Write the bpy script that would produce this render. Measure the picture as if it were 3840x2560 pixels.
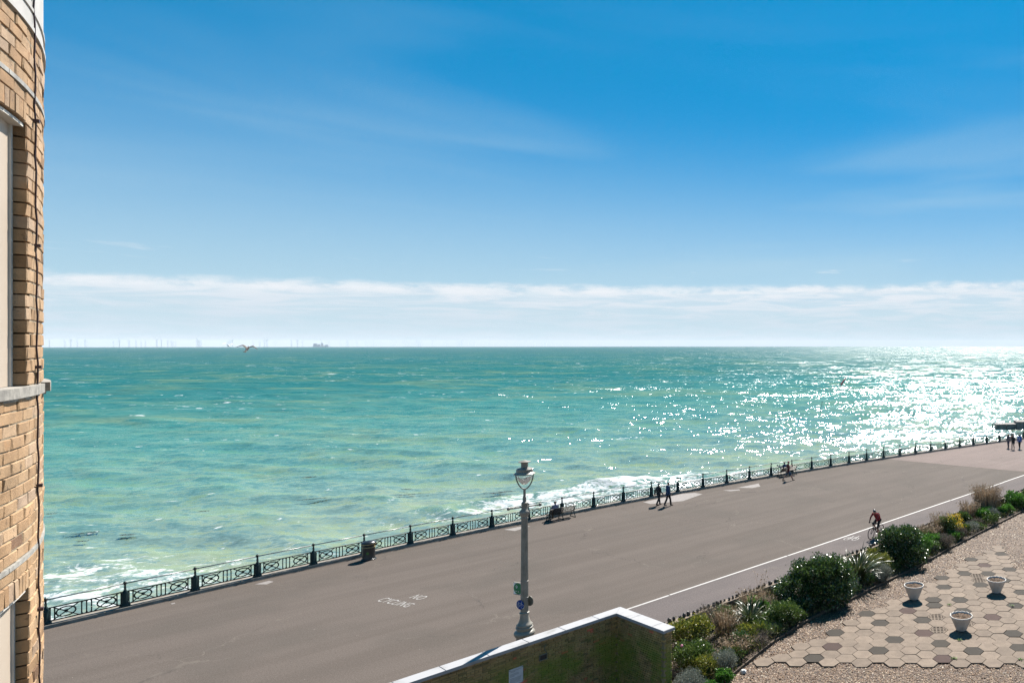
import bpy, bmesh, math, random
import numpy as np
from mathutils import Vector, Matrix
random.seed(7); rng = np.random.default_rng(7)
for o in list(bpy.data.objects): bpy.data.objects.remove(o)
SC = bpy.context.scene; COL = SC.collection

# ---------------------------------------------------------------- camera
cd = bpy.data.cameras.new('camera'); cam = bpy.data.objects.new('camera', cd); COL.objects.link(cam)
cam.location = (0, 0, 12.0); cam.rotation_euler = (math.radians(90), 0, 0)
cd.sensor_width = 36.0; cd.sensor_fit = 'HORIZONTAL'
cd.lens = 36.0 * 2700 / 3840
cd.shift_x = (1920 - 3310) / 3840; cd.shift_y = (1293 - 1280) / 3840
cd.clip_start = 0.1; cd.clip_end = 90000
SC.camera = cam

# ---------------------------------------------------------------- light
SUN_AZ, SUN_EL = math.radians(9.5), math.radians(48)
sd = bpy.data.lights.new('sun', 'SUN'); sun = bpy.data.objects.new('sun', sd); COL.objects.link(sun)
sd.energy = 5.0; sd.angle = math.radians(0.53); sd.color = (1.0, 0.95, 0.875)
tosun = Vector((math.sin(SUN_AZ)*math.cos(SUN_EL), math.cos(SUN_AZ)*math.cos(SUN_EL), math.sin(SUN_EL)))
sun.rotation_euler = tosun.to_track_quat('Z', 'Y').to_euler(); sun.location = (10, 20, 60)
SC.view_settings.view_transform = 'Standard'; SC.view_settings.look = 'None'
SC.view_settings.exposure = 1.3; SC.view_settings.gamma = 1.0; SC.view_settings.use_curve_mapping = False
SC.cycles.use_denoising = True; SC.cycles.denoising_prefilter = 'NONE'; SC.cycles.denoising_input_passes = 'RGB_ALBEDO_NORMAL'
SC.cycles.sample_clamp_indirect = 6.0

# node helpers ------------------------------------------------------------
class NT:
    def __init__(s, tree): s.t = tree; tree.nodes.clear()
    def n(s, typ, **kw):
        nd = s.t.nodes.new(typ)
        for k, v in kw.items():
            if k.startswith('i_'):
                key = k[2:]; key = int(key) if key.isdigit() else key.replace('_', ' ')
                sock = nd.inputs[key]
                if hasattr(v, 'is_output') or isinstance(v, bpy.types.NodeSocket): s.t.links.new(v, sock)
                else: sock.default_value = v
            else: setattr(nd, k, v)
        return nd
    def L(s, a, b): s.t.links.new(a, b)
    def m(s, op, a, b=None, c=None, clamp=False):
        nd = s.t.nodes.new('ShaderNodeMath'); nd.operation = op; nd.use_clamp = clamp
        for i, x in enumerate((a, b, c)):
            if x is None: continue
            if isinstance(x, bpy.types.NodeSocket): s.t.links.new(x, nd.inputs[i])
            else: nd.inputs[i].default_value = x
        return nd.outputs[0]
    def vm(s, op, a, b=None):
        nd = s.t.nodes.new('ShaderNodeVectorMath'); nd.operation = op
        for i, x in enumerate((a, b)):
            if x is None: continue
            if isinstance(x, bpy.types.NodeSocket): s.t.links.new(x, nd.inputs[i])
            else: nd.inputs[i].default_value = x
        return nd.outputs[0]
    def mix(s, f, a, b, blend='MIX'):
        nd = s.t.nodes.new('ShaderNodeMix'); nd.data_type = 'RGBA'; nd.blend_type = blend
        for i, x in ((0, f), (6, a), (7, b)):
            if isinstance(x, bpy.types.NodeSocket): s.t.links.new(x, nd.inputs[i])
            else: nd.inputs[i].default_value = (x if not isinstance(x, tuple) or len(x) == 4 else (*x, 1))
        return nd.outputs[2]
    def noise(s, vec, scale, detail=3, rough=0.55, dist=0.0, out=0):
        nd = s.t.nodes.new('ShaderNodeTexNoise'); nd.inputs['Scale'].default_value = scale
        nd.inputs['Detail'].default_value = detail; nd.inputs['Roughness'].default_value = rough
        nd.inputs['Distortion'].default_value = dist
        if vec is not None: s.t.links.new(vec, nd.inputs['Vector'])
        return nd.outputs[out]
    def ramp(s, f, stops):
        nd = s.t.nodes.new('ShaderNodeValToRGB'); cr = nd.color_ramp
        while len(cr.elements) > 1: cr.elements.remove(cr.elements[-1])
        for i, (p, c) in enumerate(stops):
            e = cr.elements[0] if i == 0 else cr.elements.new(p)
            e.position = p; e.color = (*c, 1) if len(c) == 3 else c
        s.t.links.new(f, nd.inputs[0]); return nd.outputs[0]
    def ss(s, x, a, b):
        nd = s.t.nodes.new('ShaderNodeMapRange'); nd.interpolation_type = 'SMOOTHSTEP'
        s.t.links.new(x, nd.inputs[0]); nd.inputs[1].default_value = a; nd.inputs[2].default_value = b
        return nd.outputs[0]
    def scale(s, vec, xyz): return s.vm('MULTIPLY', vec, xyz)

# ---------------------------------------------------------------- sky
SKYREF = 3.55; VSEED = 8.9
W = bpy.data.worlds.new('World'); SC.world = W; W.use_nodes = True
T = NT(W.node_tree)
d = T.n('ShaderNodeTexCoord').outputs['Generated']
sx = T.n('ShaderNodeSeparateXYZ', i_0=d)
zc = T.m('MAXIMUM', sx.outputs[2], 0.006)
dv = T.n('ShaderNodeCombineXYZ', i_0=sx.outputs[0], i_1=sx.outputs[1], i_2=zc).outputs[0]
sky = T.n('ShaderNodeTexSky'); sky.sky_type = 'NISHITA'; sky.sun_disc = False
sky.sun_elevation = SUN_EL; sky.sun_rotation = SUN_AZ
sky.altitude = 0; sky.air_density = 1.0; sky.dust_density = 0.35; sky.ozone_density = 2.5
T.L(dv, sky.inputs[0])
# clear sea air: deep azure, its brightness following the physical sky
bw_ = T.n('ShaderNodeRGBToBW'); T.L(sky.outputs[0], bw_.inputs[0])
lum = T.m('POWER', T.m('DIVIDE', bw_.outputs[0], SKYREF), 0.5)
skc = T.vm('SCALE', (0.0, 1.36, 3.22)); skn = skc.node; skn.inputs[0].default_value = (0.0, 1.36, 3.08); T.L(lum, skn.inputs['Scale'])
# cloud coordinates: long flat streaks
az = T.m('ARCTAN2', sx.outputs[0], sx.outputs[1])
el = T.m('ARCSINE', zc)
cv = T.n('ShaderNodeCombineXYZ', i_0=T.m('MULTIPLY', az, 5.0), i_1=T.m('MULTIPLY', el, 52.0), i_2=0.0).outputs[0]
cv2 = T.n('ShaderNodeCombineXYZ', i_0=T.m('MULTIPLY', az, 1.3), i_1=T.m('MULTIPLY', el, 9.0), i_2=VSEED).outputs[0]
n1 = T.noise(cv, 1.3, 6, 0.6, 0.4)
n2 = T.noise(cv, 2.4, 6, 0.6, 0.7)
cve = T.n('ShaderNodeCombineXYZ', i_0=T.m('MULTIPLY', az, 26.0), i_1=T.m('MULTIPLY', el, 60.0), i_2=9.0).outputs[0]
n3 = T.noise(cve, 1.2, 6, 0.62, 0.2)
edge = T.m('ADD', T.m('MULTIPLY', T.m('SUBTRACT', n3, 0.5), 0.011), T.m('MULTIPLY', T.m('SUBTRACT', n1, 0.5), 0.014))
azl = T.m('MULTIPLY', az, 0.020)
top = T.m('ADD', T.m('ADD', 0.0855, azl), edge)
below = T.m('SUBTRACT', top, el)
bank = T.ss(below, -0.002, 0.011)
# streak texture inside bank, fading into pale haze near the horizon
st = T.ss(n2, 0.36, 0.66)
low = T.ss(el, 0.020, 0.070)
bankd = T.m('MULTIPLY', bank, T.m('ADD', 0.34, T.m('MULTIPLY', st, 0.62)))
bankc = T.mix(low, (3.15, 3.72, 4.20, 1), (4.1, 4.3, 4.6, 1))
# thin line of detached strips and small cumulus
strip = T.m('MULTIPLY', T.ss(n1, 0.60, 0.74), T.m('MULTIPLY', T.ss(el, 0.07, 0.10), T.m('SUBTRACT', 1.0, T.ss(el, 0.105, 0.125))))
# high veil cirrus
c1 = T.noise(cv2, 1.0, 3, 0.5, 0.6)
veil = T.m('MULTIPLY', T.ss(c1, 0.46, 0.74), T.m('SUBTRACT', 1.0, T.ss(el, 0.20, 0.46)))
veil = T.m('MULTIPLY', veil, 0.27)
hzw = T.m('POWER', T.m('SUBTRACT', 1.0, T.ss(el, 0.0, 0.345)), 1.35)
c = T.mix(hzw, skc, (2.48, 3.52, 3.98, 1))
c = T.mix(veil, c, (2.75, 3.65, 4.1, 1))
c = T.mix(T.m('MULTIPLY', strip, 0.6), c, (4.2, 4.4, 4.6, 1))
c = T.mix(bankd, c, bankc)
rim = T.m('MULTIPLY', T.m('MULTIPLY', bank, T.m('SUBTRACT', 1.0, T.ss(below, 0.004, 0.022))), T.ss(n3, 0.35, 0.6))
c = T.mix(T.m('MULTIPLY', rim, 0.75), c, (4.75, 4.8, 4.9, 1))
bg = T.n('ShaderNodeBackground', i_Strength=0.080); T.L(c, bg.inputs[0])
T.L(bg.outputs[0], T.n('ShaderNodeOutputWorld').inputs[0])

# ---------------------------------------------------------------- object helpers
def link(o, parent=None):
    COL.objects.link(o)
    if parent is not None: o.parent = parent
    return o
def tag(o, label=None, cat=None, group=None, kind=None):
    if label: o['label'] = label
    if cat: o['category'] = cat
    if group: o['group'] = group
    if kind: o['kind'] = kind
    return o
def empty(name, loc=(0, 0, 0), rz=0.0, label=None, cat=None, group=None, kind=None):
    o = bpy.data.objects.new(name, None); o.empty_display_size = 0.2
    o.location = loc; o.rotation_euler = (0, 0, rz); link(o); return tag(o, label, cat, group, kind)
class G:
    """collects geometry for ONE mesh"""
    def __init__(s): s.v = []; s.f = []; s.mi = []
    def add(s, v, f, mi=0):
        b = len(s.v); s.v.extend([tuple(p) for p in v]); s.f.extend([tuple(i+b for i in q) for q in f]); s.mi.extend([mi]*len(f)); return s
    def box(s, c, size, rz=0.0, mi=0, M=None):
        hx, hy, hz = size[0]/2, size[1]/2, size[2]/2; ca, sa = math.cos(rz), math.sin(rz); v = []
        for x, y, z in ((-hx,-hy,-hz),(hx,-hy,-hz),(hx,hy,-hz),(-hx,hy,-hz),(-hx,-hy,hz),(hx,-hy,hz),(hx,hy,hz),(-hx,hy,hz)):
            p = (c[0]+x*ca-y*sa, c[1]+x*sa+y*ca, c[2]+z)
            v.append(tuple(M @ Vector(p)) if M else p)
        return s.add(v, [(0,3,2,1),(4,5,6,7),(0,1,5,4),(1,2,6,5),(2,3,7,6),(3,0,4,7)], mi)
    def tube(s, pts, r, n=6, mi=0, cap=True, closed=False):
        pts = [Vector(p) for p in pts]; rs = r if isinstance(r, (list, tuple)) else [r]*len(pts)
        v = []; N = len(pts); up = None
        for i, p in enumerate(pts):
            if closed: t = pts[(i+1) % N]-pts[(i-1) % N]
            else: t = pts[min(i+1, N-1)]-pts[max(i-1, 0)]
            t.normalize()
            if up is None:
                up = Vector((0, 0, 1)) if abs(t.z) < 0.9 else Vector((1, 0, 0))
            a = up - t*up.dot(t)
            if a.length < 1e-6: a = t.orthogonal()
            a.normalize(); up = a; b = t.cross(a)
            for k in range(n):
                th = 2*math.pi*k/n; v.append(p+(a*math.cos(th)+b*math.sin(th))*rs[i])
        f = []
        for i in range(N if closed else N-1):
            j = (i+1) % N
            for k in range(n): f.append((i*n+k, i*n+(k+1) % n, j*n+(k+1) % n, j*n+k))
        if cap and not closed: f.append(tuple(range(n-1, -1, -1))); f.append(tuple(range((N-1)*n, N*n)))
        return s.add(v, f, mi)
    def lathe(s, prof, n=16, c=(0, 0, 0), mi=0):
        v = []; f = []
        for r, z in prof:
            for k in range(n):
                th = 2*math.pi*k/n; v.append((c[0]+r*math.cos(th), c[1]+r*math.sin(th), c[2]+z))
        for i in range(len(prof)-1):
            for k in range(n): f.append((i*n+k, i*n+(k+1) % n, (i+1)*n+(k+1) % n, (i+1)*n+k))
        f.append(tuple(range(n-1, -1, -1))); f.append(tuple(range((len(prof)-1)*n, len(prof)*n)))
        return s.add(v, f, mi)
    def ball(s, c, r, n=10, m=6, mi=0):
        r = r if isinstance(r, (tuple, list)) else (r, r, r)
        v = [(c[0], c[1], c[2]-r[2])]; f = []
        for i in range(1, m):
            ph = -math.pi/2+math.pi*i/m
            for k in range(n):
                th = 2*math.pi*k/n; v.append((c[0]+r[0]*math.cos(ph)*math.cos(th), c[1]+r[1]*math.cos(ph)*math.sin(th), c[2]+r[2]*math.sin(ph)))
        v.append((c[0], c[1], c[2]+r[2])); L = len(v)-1
        for k in range(n): f.append((0, 1+(k+1) % n, 1+k)); f.append((L, L-n+k, L-n+(k+1) % n))
        for i in range(m-2):
            for k in range(n): f.append((1+i*n+k, 1+i*n+(k+1) % n, 1+(i+1)*n+(k+1) % n, 1+(i+1)*n+k))
        return s.add(v, f, mi)
    def prism(s, poly, z0, z1, mi=0):
        n = len(poly); v = [(x, y, z0) for x, y in poly]+[(x, y, z1) for x, y in poly]
        f = [tuple(range(n-1, -1, -1)), tuple(range(n, 2*n))]+[(i, (i+1) % n, n+(i+1) % n, n+i) for i in range(n)]
        return s.add(v, f, mi)
    def ribbon(s, pts, w, z, mi=0, closed=False):
        """flat painted stroke on the ground"""
        N = len(pts); v = []
        for i, p in enumerate(pts):
            a = pts[(i-1) % N] if closed or i > 0 else pts[i]; b = pts[(i+1) % N] if closed or i < N-1 else pts[i]
            t = Vector((b[0]-a[0], b[1]-a[1])); t.normalize(); nx, ny = -t.y*w/2, t.x*w/2
            v += [(p[0]+nx, p[1]+ny, z), (p[0]-nx, p[1]-ny, z)]
        f = []
        for i in range(N if closed else N-1):
            j = (i+1) % N; f.append((2*i, 2*i+1, 2*j+1, 2*j))
        return s.add(v, f, mi)
    def xf(s, M): s.v = [tuple(M @ Vector(p)) for p in s.v]; return s
    def mesh(s, name, mats, smooth=False):
        me = bpy.data.meshes.new(name); me.from_pydata(s.v, [], s.f)
        for m in (mats if isinstance(mats, (list, tuple)) else [mats]): me.materials.append(m)
        if any(s.mi): me.polygons.foreach_set('material_index', s.mi)
        if smooth is True: me.polygons.foreach_set('use_smooth', [True]*len(me.polygons))
        me.update()
        if isinstance(smooth, float):
            me.polygons.foreach_set('use_smooth', [True]*len(me.polygons)); me.set_sharp_from_angle(angle=smooth)
        return me
    def obj(s, name, mats, parent=None, smooth=False, loc=None, rz=None):
        o = bpy.data.objects.new(name, s.mesh(name, mats, smooth))
        if loc is not None: o.location = loc
        if rz is not None: o.rotation_euler = (0, 0, rz)
        return link(o, parent)
def inst(name, me, parent=None, loc=(0, 0, 0), rot=(0, 0, 0), scale=(1, 1, 1)):
    o = bpy.data.objects.new(name, me); o.location = loc; o.rotation_euler = rot; o.scale = scale
    return link(o, parent)
def np_mesh(name, V, F, mats, smooth=False):
    """V (n,3), F (m,k) arrays"""
    me = bpy.data.meshes.new(name); V = np.asarray(V, np.float32); F = np.asarray(F, np.int32)
    k = F.shape[1]
    me.vertices.add(len(V)); me.vertices.foreach_set('co', V.ravel())
    me.loops.add(F.size); me.loops.foreach_set('vertex_index', F.ravel())
    me.polygons.add(len(F)); me.polygons.foreach_set('loop_start', np.arange(0, F.size, k, dtype=np.int32))
    me.polygons.foreach_set('loop_total', np.full(len(F), k, np.int32))
    if smooth: me.polygons.foreach_set('use_smooth', np.ones(len(F), bool))
    for m in (mats if isinstance(mats, (list, tuple)) else [mats]): me.materials.append(m)
    me.update(calc_edges=True); me.validate(); return me

# ---------------------------------------------------------------- materials
def base_mat(name):
    m = bpy.data.materials.new(name); m.use_nodes = True; t = NT(m.node_tree)
    p = t.n('ShaderNodeBsdfPrincipled'); o = t.n('ShaderNodeOutputMaterial'); t.L(p.outputs[0], o.inputs[0])
    return m, t, p
def mat(name, c1, c2=None, scale=8.0, rough=0.7, metal=0.0, bump=0.0, bscale=None, spec=0.5, detail=4, island=0.0, objrand=0.0, lo=0.35, hi=0.65, coords='pos', bdist=0.01):
    m, t, p = base_mat(name)
    c2 = c2 or tuple(x*0.8 for x in c1)
    pos = t.n('ShaderNodeNewGeometry').outputs['Position'] if coords == 'pos' else t.n('ShaderNodeTexCoord').outputs['Object']
    n = t.noise(pos, scale, detail)
    c = t.mix(t.ss(n, lo, hi), c1, c2)
    if island:
        r = t.n('ShaderNodeNewGeometry').outputs['Random Per Island']
        c = t.mix(1.0, c, t.ramp(r, [(0, (1-island,)*3), (1, (1+island,)*3)]), 'MULTIPLY')
    if objrand:
        r = t.n('ShaderNodeObjectInfo').outputs['Random']
        c = t.mix(1.0, c, t.ramp(r, [(0, (1-objrand,)*3), (1, (1+objrand,)*3)]), 'MULTIPLY')
    t.L(c, p.inputs['Base Color']); p.inputs['Roughness'].default_value = rough; p.inputs['Metallic'].default_value = metal
    p.inputs['Specular IOR Level'].default_value = spec
    if bump:
        b = t.n('ShaderNodeBump', i_Strength=bump, i_Distance=bdist); t.L(t.noise(pos, bscale or scale*4, 4), b.inputs['Height'])
        t.L(b.outputs[0], p.inputs['Normal'])
    return m
def palette(name, stops, rough=0.6, spec=0.5, trans=0.0, noise=None, src='island'):
    """colour of each leaf / stone / tile taken from a ramp by a random number per piece"""
    m, t, p = base_mat(name)
    r = t.n('ShaderNodeNewGeometry').outputs['Random Per Island'] if src == 'island' else t.n('ShaderNodeObjectInfo').outputs['Random']
    c = t.ramp(r, stops)
    if noise:
        pos = t.n('ShaderNodeNewGeometry').outputs['Position']
        c = t.mix(1.0, c, t.ramp(t.noise(pos, noise, 4), [(0.3, (0.72,)*3), (0.7, (1.2,)*3)]), 'MULTIPLY')
    t.L(c, p.inputs['Base Color']); p.inputs['Roughness'].default_value = rough; p.inputs['Specular IOR Level'].default_value = spec
    if trans:
        tr = t.n('ShaderNodeBsdfTranslucent'); t.L(c, tr.inputs[0])
        mx = t.n('ShaderNodeMixShader', i_0=trans); t.L(p.outputs[0], mx.inputs[1]); t.L(tr.outputs[0], mx.inputs[2])
        t.L(mx.outputs[0], [n for n in t.t.nodes if n.type == 'OUTPUT_MATERIAL'][0].inputs[0])
    return m
M = {}
M['iron'] = mat('cast_iron_green', (0.004, 0.016, 0.016), (0.007, 0.024, 0.021), 6, 0.45, spec=0.3)
M['steel'] = mat('galvanised_tube', (0.36, 0.36, 0.35), (0.22, 0.21, 0.20), 5, 0.38, metal=0.55)
M['kerb'] = mat('kerb_concrete', (0.232, 0.204, 0.169), (0.155, 0.134, 0.109), 3, 0.85, bump=0.4, bscale=30)
M['worn_paint'] = mat('worn_road_paint', (0.30, 0.285, 0.27), (0.16, 0.145, 0.13), 9, 0.7, lo=0.40, hi=0.68)
M['white_paint'] = mat('road_paint', (0.324, 0.306, 0.289), (0.232, 0.218, 0.204), 6, 0.6, lo=0.45, hi=0.75)
M['lamp'] = mat('lamp_silver_paint', (0.25, 0.228, 0.19), (0.175, 0.158, 0.13), 3.5, 0.42, metal=0.0, spec=0.35, detail=6)
M['coping'] = mat('coping_stone', (0.275, 0.272, 0.28), (0.165, 0.16, 0.155), 1.8, 0.75, bump=0.2, bscale=40, detail=8, lo=0.46, hi=0.78)
M['pot'] = mat('pot_white', (0.50, 0.465, 0.425), (0.34, 0.305, 0.265), 3.2, 0.7, bump=0.25, bscale=25, lo=0.45, hi=0.8)
M['soil'] = mat('pot_soil', (0.05, 0.026, 0.015), (0.14, 0.088, 0.052), 60, 0.95, bump=0.8, bscale=60)
M['bed_soil'] = mat('bed_soil', (0.035, 0.022, 0.014), (0.07, 0.045, 0.03), 8, 0.95, bump=0.8, bscale=25)
M['flint'] = palette('flint', [(0, (0.03, 0.024, 0.019)), (0.6, (0.075, 0.056, 0.042)), (1, (0.20, 0.15, 0.11))], 0.5, 0.4, noise=8, src='object')
M['sill'] = mat('sill_stone', (0.282, 0.264, 0.232), (0.169, 0.158, 0.141), 14, 0.85, bump=0.4, bscale=50)
M['stucco'] = mat('white_stucco', (0.408, 0.387, 0.366), (0.352, 0.335, 0.310), 4, 0.6)
M['band'] = mat('white_band', (0.324, 0.310, 0.282), (0.211, 0.197, 0.176), 12, 0.6)
M['frame'] = mat('window_frame', (0.400, 0.332, 0.264), (0.368, 0.304, 0.240), 2, 0.5)
M['cable'] = mat('conductor_cable', (0.055, 0.022, 0.024), (0.035, 0.016, 0.018), 20, 0.45)
M['bench_wood'] = mat('bench_slats', (0.13, 0.10, 0.075), (0.085, 0.065, 0.048), 10, 0.5, objrand=0.15, coords='obj')
M['bin'] = mat('bin_black', (0.010, 0.011, 0.012), (0.016, 0.017, 0.018), 5, 0.28)
M['gold'] = mat('bin_gold', (0.45, 0.35, 0.16), None, 5, 0.35, metal=0.6)
M['bin_green'] = mat('bin_green', (0.05, 0.20, 0.02), None, 5, 0.5)
M['sign_white'] = mat('sign_white', (0.75, 0.76, 0.74), (0.66, 0.67, 0.66), 5, 0.45)
M['sign_green'] = mat('sign_green', (0.0, 0.16, 0.055), (0.0, 0.14, 0.05), 5, 0.4)
M['sign_blue'] = mat('sign_blue', (0.002, 0.035, 0.20), (0.002, 0.03, 0.17), 5, 0.6, spec=0.1)
M['sign_back'] = mat('sign_back', (0.16, 0.155, 0.12), (0.10, 0.095, 0.075), 9, 0.5)
M['notice'] = mat('notice_board', (0.50, 0.52, 0.54), (0.44, 0.46, 0.48), 3, 0.4)
M['notice_ink'] = mat('notice_ink', (0.22, 0.24, 0.26), None, 8, 0.6)
M['dark'] = mat('dark_metal', (0.02, 0.02, 0.022), None, 8, 0.4)
M['tyre'] = mat('tyre_rubber', (0.015, 0.015, 0.016), None, 8, 0.7)
M['bike'] = mat('bike_frame', (0.010, 0.013, 0.022), None, 8, 0.3)
M['chrome'] = mat('bike_metal', (0.12, 0.12, 0.12), None, 8, 0.25, metal=0.9)
M['skin'] = mat('skin', (0.42, 0.24, 0.165), (0.36, 0.19, 0.13), 9, 0.55)
M['mast'] = mat('turbine_grey', (0.78, 0.80, 0.82), None, 0.05, 0.5)
M['ship'] = mat('ship_paint', (0.45, 0.48, 0.52), (0.5, 0.53, 0.56), 0.05, 0.5)
M['groyne'] = mat('groyne_concrete', (0.20, 0.18, 0.16), (0.11, 0.10, 0.09), 1.2, 0.85, bump=0.6, bscale=6)
M['gull_w'] = mat('gull_feathers', (0.13, 0.10, 0.085), (0.06, 0.05, 0.042), 9, 0.7, coords='obj')
M['gull_p'] = mat('gull_pale_feathers', (0.72, 0.70, 0.69), (0.62, 0.60, 0.6), 6, 0.7, coords='obj')
M['black_bag'] = mat('bag_fabric', (0.014, 0.015, 0.017), None, 8, 0.7)
def cloth(name, c): return mat('cloth_'+name, c, tuple(x*0.7 for x in c), 7, 0.85, bump=0.3, bscale=14, bdist=0.02, coords='obj')

# ================================================================ SETTING
PX = [-1.88033131e-04, 1.97654764e-02, 1.14823807e+00, -3.44815578e+01]
PY = [1.10055451e-04, -1.32243359e-02, 2.12859767e+00, 3.27701603e+01]
def rail(i, off=0.0):
    """point of the promenade edge at post number i, off metres landward (negative: seaward)"""
    x, y = np.polyval(PX, i), np.polyval(PY, i); dx, dy = np.polyval(np.polyder(PX), i), np.polyval(np.polyder(PY), i)
    L = math.hypot(dx, dy); return (x+dy/L*off, y-dx/L*off)
def rail_dir(i):
    dx, dy = np.polyval(np.polyder(PX), i), np.polyval(np.polyder(PY), i); L = math.hypot(dx, dy); return dx/L, dy/L
SEA_Z = -4.5; R_EARTH = 7.3e6

# ---- sea: real wave surface, follows the curve of the earth to a true horizon
def build_sea():
    az = np.radians(np.linspace(-63, 27, 900)); r = 40*np.exp(np.linspace(0, math.log(24000/40), 980))
    Rg, A = np.meshgrid(r, az, indexing='ij')
    X, Y = Rg*np.sin(A), Rg*np.cos(A); sp = Rg*(math.log(24000/40)/979)
    Z = np.zeros_like(X); DX = np.zeros_like(X); DY = np.zeros_like(X); rs = np.random.default_rng(3)
    for k in range(70):
        lam = 2.6*(26/2.6)**rs.random(); th = math.radians(196)+rs.normal(0, 0.42)   # travelling shoreward
        kx, ky = math.sin(th)*2*math.pi/lam, math.cos(th)*2*math.pi/lam
        amp = 0.0135*lam**0.66*rs.uniform(0.5, 1.3)*0.50; ph = rs.uniform(0, 6.28)
        fade = np.clip((lam/sp-2.2)/3.0, 0, 1)
        q = kx*X+ky*Y+ph; Z += amp*fade*np.cos(q); s = amp*fade*np.sin(q)*0.9
        DX -= s*math.sin(th); DY -= s*math.cos(th)
    # distance to the promenade edge
    ii = np.linspace(-14, 60, 160); C = np.array([rail(i) for i in ii]); D = np.full(X.shape, 1e9); S = np.zeros_like(X)
    near = Rg < 420
    xs, ys = X[near], Y[near]; dn = np.full(xs.shape, 1e9); sn = np.zeros_like(xs)
    for i, (cx, cy) in zip(ii, C):
        q = np.hypot(xs-cx, ys-cy); w = q < dn; dn[w] = q[w]; sn[w] = i
    D[near] = dn; S[near] = sn; D[~near] = Rg[~near]-40
    # foam near the wall: streaks along the shore + broken crests
    foam = np.zeros_like(X)
    wl = np.interp(S, [-14, 3, 5, 7.5, 9, 14, 18, 24, 60], [1.05, 1.05, 0.6, 0.28, 0.45, 0.78, 0.6, 0.4, 0.4])
    foam += wl*np.clip((np.interp(S, [2, 6], [44, 34])-D)/14, 0, 1)*0.95
    q = np.abs(np.sin(D*0.42+S*0.33+0.6*np.sin(S*0.9))); foam += wl*np.clip((46-D)/16, 0, 1)*(q > 0.86)*0.22
    def blob(bx, by, a, b, ang, hgt, f):
        nonlocal Z, foam
        ca, sa = math.cos(ang), math.sin(ang); u = (X-bx)*ca+(Y-by)*sa; v = -(X-bx)*sa+(Y-by)*ca
        e = np.exp(-(u/a)**2-(v/b)**2); Z = Z+hgt*e; foam = foam+f*np.exp(-(u/a*0.8)**2-((v+0.5*b)/b*0.8)**2)
    blob(-32.5, 82, 9, 2.2, math.radians(50), 0.9, 1.0); blob(-24, 86, 12, 2.5, math.radians(48), 0.7, 0.9)
    blob(-12, 92, 10, 2.4, math.radians(46), 0.6, 0.8); blob(-41, 74, 8, 2.2, math.radians(52), 0.4, 0.6)
    blob(16, 149, 8, 3, 0.1, 1.1, 1.2); blob(3.5, 166, 9, 2.2, 0.05, 1.0, 0.1); blob(28, 156, 12, 3, 0.1, 0.8, 0.8)
    blob(-92, 118, 6, 1.2, 0.1, 0.25, 0.55); blob(-86, 121, 5, 1.0, 0.1, 0.2, 0.45); blob(-66, 83, 6, 1.2, 0.5, 0.2, 0.4)
    X2, Y2 = X+DX, Y+DY
    Zc = SEA_Z+Z-Rg**2/(2*R_EARTH)
    V = np.stack([X2, Y2, Zc], -1).reshape(-1, 3); n, m = X.shape
    idx = np.arange(n*m).reshape(n, m); F = np.stack([idx[:-1, :-1], idx[:-1, 1:], idx[1:, 1:], idx[1:, :-1]], -1).reshape(-1, 4)[:, ::-1]
    keep = (D.reshape(-1)[F].min(1) > -1)
    me = np_mesh('sea', V, F[keep], M['sea'], smooth=True)
    # np_mesh keeps vertex order
    for nm, arr in (('foam', foam), ('shore', D), ('crest', Z)):
        at = me.attributes.new(nm, 'FLOAT', 'POINT'); at.data.foreach_set('value', arr.reshape(-1).astype(np.float32))
    o = bpy.data.objects.new('sea', me); link(o); tag(o, 'turquoise choppy sea reaching to the horizon', 'sea', kind='structure'); return o
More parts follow.
